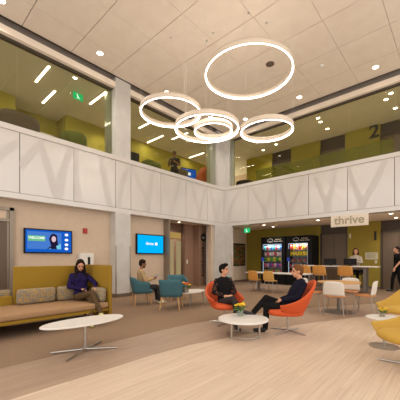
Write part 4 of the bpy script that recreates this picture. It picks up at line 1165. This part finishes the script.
    top = fuse(c, J.get('top_name', 'sweater'), [mats['top']], t, 0.011, 5)
    if 'sleeve' in mats: fuse(sl, 'sleeves', [mats['sleeve']], t, 0.011, 4)
    # ---------------- trousers
    c = MB()
    loft(c, [(P - up * 0.11, 0.15 * k, 0.11, fwd), (P - up * 0.02, 0.168 * k, 0.12, fwd), (P + up * 0.07, 0.158 * k, 0.114, fwd)], lat)
    for s_ in 'lr':
        h_, kn, an = J['hip_' + s_], J['knee_' + s_], J['ankle_' + s_]
        c.cap2(h_, kn, 0.092 * k, 0.066 * k)
        end = kn.lerp(an, 0.70 if bare_ankle else 0.97)
        c.cap2(kn, end, 0.065 * k, 0.052 * k)
    fuse(c, 'trousers', [mats['legs']], t, 0.011, 4)
    # ---------------- shoes
    for s_ in 'lr':
        an, toe = J['ankle_' + s_], J['toe_' + s_]
        c = MB(); dv = (toe - an); dn = V(dv.x, dv.y, dv.z).normalized()
        c.cap2(an + V(0, 0, -0.015) - dn * 0.01, an + dv * 0.3 + V(0, 0, -0.03), 0.046, 0.045); c.cap2(an + dv * 0.15 + V(0, 0, -0.04), toe + dn * 0.01, 0.043, 0.035)
        fuse(c, 'shoe', [mats['shoe']], t, 0.010, 3)
    # ---------------- hair
    c = MB()
    c.ell(hp(0, -0.022, 0.034), (0.083, 0.098, 0.1), hm)
    c.ell(hp(0, -0.05, -0.01), (0.07, 0.062, 0.075), hm)
    if hairstyle not in ('long', 'shoulder'): c.ell(hp(0, 0.03, 0.092), (0.058, 0.042, 0.03), hm)
    for sx in (-1, 1): c.cap2(hp(sx * 0.07, -0.005, 0.04), hp(sx * 0.07, -0.008, 0.0), 0.016, 0.01, 8)
    if hairstyle == 'quiff':
        c.ell(hp(0, 0.03, 0.112), (0.062, 0.062, 0.034), hm)
    if hairstyle == 'long':
        for sx in (-1, 1):
            c.cap2(hp(sx * 0.068, -0.015, 0.04), hp(sx * 0.085, -0.015, -0.08), 0.024, 0.03)
            c.cap2(hp(sx * 0.085, -0.015, -0.08), HD + V(sx * 0.11, 0.05, -0.27), 0.03, 0.024)
        c.cap2(hp(0, -0.06, 0.02), HD + V(0, -0.07, -0.26), 0.08, 0.07)
    if hairstyle == 'shoulder':
        for sx in (-1, 1):
            c.cap2(hp(sx * 0.068, -0.01, 0.04), hp(sx * 0.082, -0.005, -0.11), 0.032, 0.034)
        c.cap2(hp(0, -0.05, 0.02), HD + V(0, -0.06, -0.16), 0.078, 0.072)
    if hairstyle == 'beard':
        c2 = MB(); c2.ell(hp(0, 0.034, -0.076), (0.057, 0.06, 0.042), hm)
        fuse(c2, 'beard', [mats['hair']], t, 0.007, 2)
    fuse(c, 'hair', [mats['hair']], t, 0.008, 3)
    return t
def seated(hs, back=0.1, spread=0.1, knee_y=0.44, ank_y=0.50):
    pz = hs + 0.1
    P = V(0, 0, pz); N = V(0, -back, pz + 0.5)
    J = dict(pelvis=P, neck=N, head=N + V(0, 0.03, 0.165), shoulder_l=N + V(-0.152, 0.0, -0.075), shoulder_r=N + V(0.152, 0.0, -0.075))
    for s_, sx in (('l', -1), ('r', 1)):
        J['hip_' + s_] = V(sx * 0.09, 0.02, pz - 0.02)
        J['knee_' + s_] = V(sx * spread, knee_y, pz + 0.0)
        J['ankle_' + s_] = V(sx * spread, ank_y - 0.05, 0.09); J['toe_' + s_] = V(sx * spread * 1.1, ank_y + 0.12, 0.04)
        J['elbow_' + s_] = N + V(sx * 0.21, 0.06, -0.33); J['wrist_' + s_] = N + V(sx * 0.08, 0.27, -0.33)
    return J
def phone(label, loc, rot):
    t = thing('smartphone', label, 'phone', loc); t.rotation_euler = rot
    MB().box(-0.036, 0.036, -0.075, 0.075, 0, 0.009, 0.003).build('case', M['black'], t)
    MB().box(-0.032, 0.032, -0.07, 0.07, 0.0088, 0.0102).build('screen', em('phone_glow', (90, 170, 220), 0.9), t)

# woman on the sofa: looks down at her phone, right leg over left, left arm out on the cushion
J = seated(0.40, 0.16, 0.09, 0.46, 0.52)
J['head'] = J['neck'] + V(0.0, 0.085, 0.15); J['pitch'] = -0.5; J['yaw'] = -0.15
J['knee_r'] = V(-0.05, 0.47, 0.60); J['ankle_r'] = V(-0.10, 0.80, 0.23); J['toe_r'] = V(-0.10, 0.96, 0.15)
J['knee_l'] = V(-0.05, 0.46, 0.47); J['ankle_l'] = V(0.08, 0.74, 0.09); J['toe_l'] = V(0.11, 0.91, 0.04)
J['elbow_r'] = J['neck'] + V(0.24, 0.10, -0.30); J['wrist_r'] = J['neck'] + V(0.05, 0.30, -0.34)
J['elbow_l'] = V(-0.235, 0.14, 0.77); J['wrist_l'] = V(-0.16, 0.36, 0.70); J['hand_l'] = V(0.1, 0.6, -0.8)
wl_, wr_ = (-5.98, 2.82, 0), face(1, -0.12)
person('person with long dark hair in a purple sweater, seated on the mustard sofa', wl_, wr_, J,
       dict(skin=M['skin'], top=M['purple'], legs=M['trouser_olive'], shoe=M['shoe_lime'], hair=M['hair_dk']), 'long', True)
def W(loc, rz, p): return Vector(loc) + Matrix.Rotation(rz, 3, 'Z') @ p
phone('phone held low by the person in purple on the sofa', W(wl_, wr_, J['wrist_r'] + V(-0.05, 0.10, 0.0)), (0.5, 0, wr_ + 0.6))

# man with phone in the teal chair
J = seated(0.38, 0.05, 0.1, 0.42, 0.50)
J['head'] = J['neck'] + V(0, 0.06, 0.165); J['pitch'] = -0.2; J['top_name'] = 'jacket'
for s_, sx in (('l', -1), ('r', 1)):
    J['elbow_' + s_] = J['neck'] + V(sx * 0.21, 0.10, -0.31); J['wrist_' + s_] = J['neck'] + V(sx * 0.06, 0.34, -0.26)
    J['hand_' + s_] = V(-sx * 0.15, 1, 0.25); J['palm_' + s_] = V(-sx, 0, 0.5)
tl, tr_ = (-6.66, 4.90, 0), face(0.41, 0.91)
person('bearded person in a tan jacket reading a phone in a teal armchair', tl, tr_, J,
       dict(skin=M['skin_dk'], top=M['tan_jacket'], legs=M['charcoal'], shoe=M['shoe_white'], hair=M['hair_dk']), 'beard')
phone('phone held up by the person in the tan jacket', W(tl, tr_, J['neck'] + V(0.0, 0.45, -0.21)), (0.7, 0, tr_))

# person in the left orange chair: legs crossed, hands on the lap
J = seated(0.37, 0.11, 0.09, 0.42, 0.5)
J['yaw'] = 0.9; J['head'] = J['neck'] + V(0, 0.04, 0.165)
J['knee_r'] = V(0.0, 0.42, 0.57); J['ankle_r'] = V(-0.12, 0.60, 0.24); J['toe_r'] = V(-0.14, 0.76, 0.15)
J['knee_l'] = V(-0.06, 0.44, 0.48); J['ankle_l'] = V(0.0, 0.56, 0.09); J['toe_l'] = V(0.0, 0.74, 0.04)
for s_, sx in (('l', -1), ('r', 1)):
    J['elbow_' + s_] = J['neck'] + V(sx * 0.24, 0.06, -0.31); J['wrist_' + s_] = J['neck'] + V(sx * 0.09, 0.25, -0.36)
    J['hand_' + s_] = V(-sx * 0.8, 0.6, -0.1); J['palm_' + s_] = V(0, -0.4, -1)
person('person in black with flower patterned sleeves, seated in the left orange chair', (-3.48, 4.58, 0), face(0.85, -0.52), J,
       dict(skin=M['skin'], top=M['black_fab'], sleeve=M['black_spk'], legs=M['charcoal'], shoe=M['shoe_black'], hair=M['hair_black']), 'quiff', False, True, True, size=0.94)

# man in the right orange chair: near leg on the floor, other shin crossed forward
J = seated(0.37, 0.24, 0.1, 0.40, 0.48)
J['top_name'] = 'sweater'; J['head'] = J['neck'] + V(0, 0.08, 0.16); J['pitch'] = -0.1
J['knee_r'] = V(0.02, 0.40, 0.62); J['ankle_r'] = V(-0.02, 0.64, 0.36); J['toe_r'] = V(-0.02, 0.82, 0.37)
J['knee_l'] = V(-0.05, 0.40, 0.49); J['ankle_l'] = V(-0.05, 0.43, 0.09); J['toe_l'] = V(-0.05, 0.61, 0.04)
for s_, sx in (('l', -1), ('r', 1)):
    J['elbow_' + s_] = J['neck'] + V(sx * 0.21, 0.12, -0.31); J['wrist_' + s_] = J['neck'] + V(sx * 0.08, 0.36, -0.37)
person('person in a navy sweater with legs crossed, seated in the right orange chair', (-2.24, 4.78, 0), face(-0.80, -0.60), J,
       dict(skin=M['skin'], top=M['navy'], legs=M['black_fab'], shoe=M['shoe_black'], hair=M['hair_lt']), 'short', size=0.95)

# receptionist on the tall stool behind the counter
J = seated(0.74, -0.02, 0.1, 0.38, 0.40)
J['yaw'] = 0.1; J['pitch'] = -0.2; J['top_name'] = 'cardigan'
for s_, sx in (('l', -1), ('r', 1)):
    J['ankle_' + s_] = V(sx * 0.1, 0.30, 0.34); J['toe_' + s_] = V(sx * 0.1, 0.46, 0.31)
    J['elbow_' + s_] = J['neck'] + V(sx * 0.22, 0.14, -0.26); J['wrist_' + s_] = J['neck'] + V(sx * 0.1, 0.36, -0.22)
    J['hand_' + s_] = V(-sx * 0.2, 1, -0.05)
person('person with shoulder length brown hair in a grey cardigan, behind the counter', (-3.13, 12.86, 0), face(0.1, -1), J,
       dict(skin=M['skin'], top=M['lt_grey_top'], legs=M['black_fab'], shoe=M['shoe_black'], hair=M['hair_brown']), 'shoulder', True, size=1.05)

# standing figures
def standing(h=1.75, stride=0.0):
    k = h / 1.75
    P = V(0, 0, 0.95 * k); N = V(0, 0.0, 1.46 * k)
    J = dict(pelvis=P, neck=N, head=N + V(0, 0.03, 0.165), shoulder_l=N + V(-0.17, 0, -0.055), shoulder_r=N + V(0.17, 0, -0.055))
    for s_, sx in (('l', -1), ('r', 1)):
        a = stride * sx
        J['hip_' + s_] = V(sx * 0.09, 0, 0.92 * k); J['knee_' + s_] = V(sx * 0.095, 0.5 * a + 0.05, 0.5 * k); J['ankle_' + s_] = V(sx * 0.09, a, 0.09); J['toe_' + s_] = V(sx * 0.1, a + 0.17, 0.04)
        J['elbow_' + s_] = N + V(sx * 0.23, -0.04 - a * 0.4, -0.33); J['wrist_' + s_] = N + V(sx * 0.22, 0.10 - a * 0.6, -0.55)
        J['palm_' + s_] = V(-sx, 0, 0); J['hand_' + s_] = V(0, 0.2, -1)
    return J
J = standing(1.76, 0.16); J['short_sleeves'] = True; J['top_name'] = 'shirt'
person('person in black walking past the lift doors at the right edge', (-1.80, 13.4, 0), face(-0.85, -0.5), J,
       dict(skin=M['skin'], top=M['black_fab'], legs=M['black_fab'], shoe=M['shoe_black'], hair=M['hair_dk']), 'short')
J = standing(1.74, 0.0); J['short_sleeves'] = True; J['yaw'] = 0.1; J['pitch'] = -0.25; J['top_name'] = 'shirt'
for s_, sx in (('l', -1), ('r', 1)):
    J['elbow_' + s_] = J['neck'] + V(sx * 0.24, 0.02, -0.31); J['wrist_' + s_] = J['neck'] + V(sx * 0.12, 0.27, -0.24); J['hand_' + s_] = V(-sx * 0.3, 1, 0.1)
person('person standing upstairs behind the glass with hands raised to a phone', (-9.0, 8.28, ZU), face(0.55, -0.8), J,
       dict(skin=M['skin_dk'], top=M['charcoal'], legs=M['black_fab'], shoe=M['shoe_black'], hair=M['hair_black']), 'short')

# ------------------------------------------------------------------ ambient fill added through the world background, camera, colour
w = bpy.data.worlds.new('world'); S.world = w; w.use_nodes = True
bg = w.node_tree.nodes['Background']; bg.inputs['Color'].default_value = (1.0, 0.955, 0.91, 1); bg.inputs['Strength'].default_value = 1.45

cam = bpy.data.cameras.new('camera'); co = bpy.data.objects.new('camera', cam); COL.objects.link(co)
cam.sensor_width = 36; cam.lens = 36 * 286 / 400; cam.shift_y = 58.3 / 400; cam.clip_start = 0.05
co.location = (0, 0, 1.3); co.rotation_euler = (PI / 2, 0, math.radians(42.274))
S.camera = co
S.view_settings.view_transform = 'Standard'; S.view_settings.look = 'None'; S.view_settings.gamma = 1; S.view_settings.use_curve_mapping = False
S.view_settings.exposure = 0.15
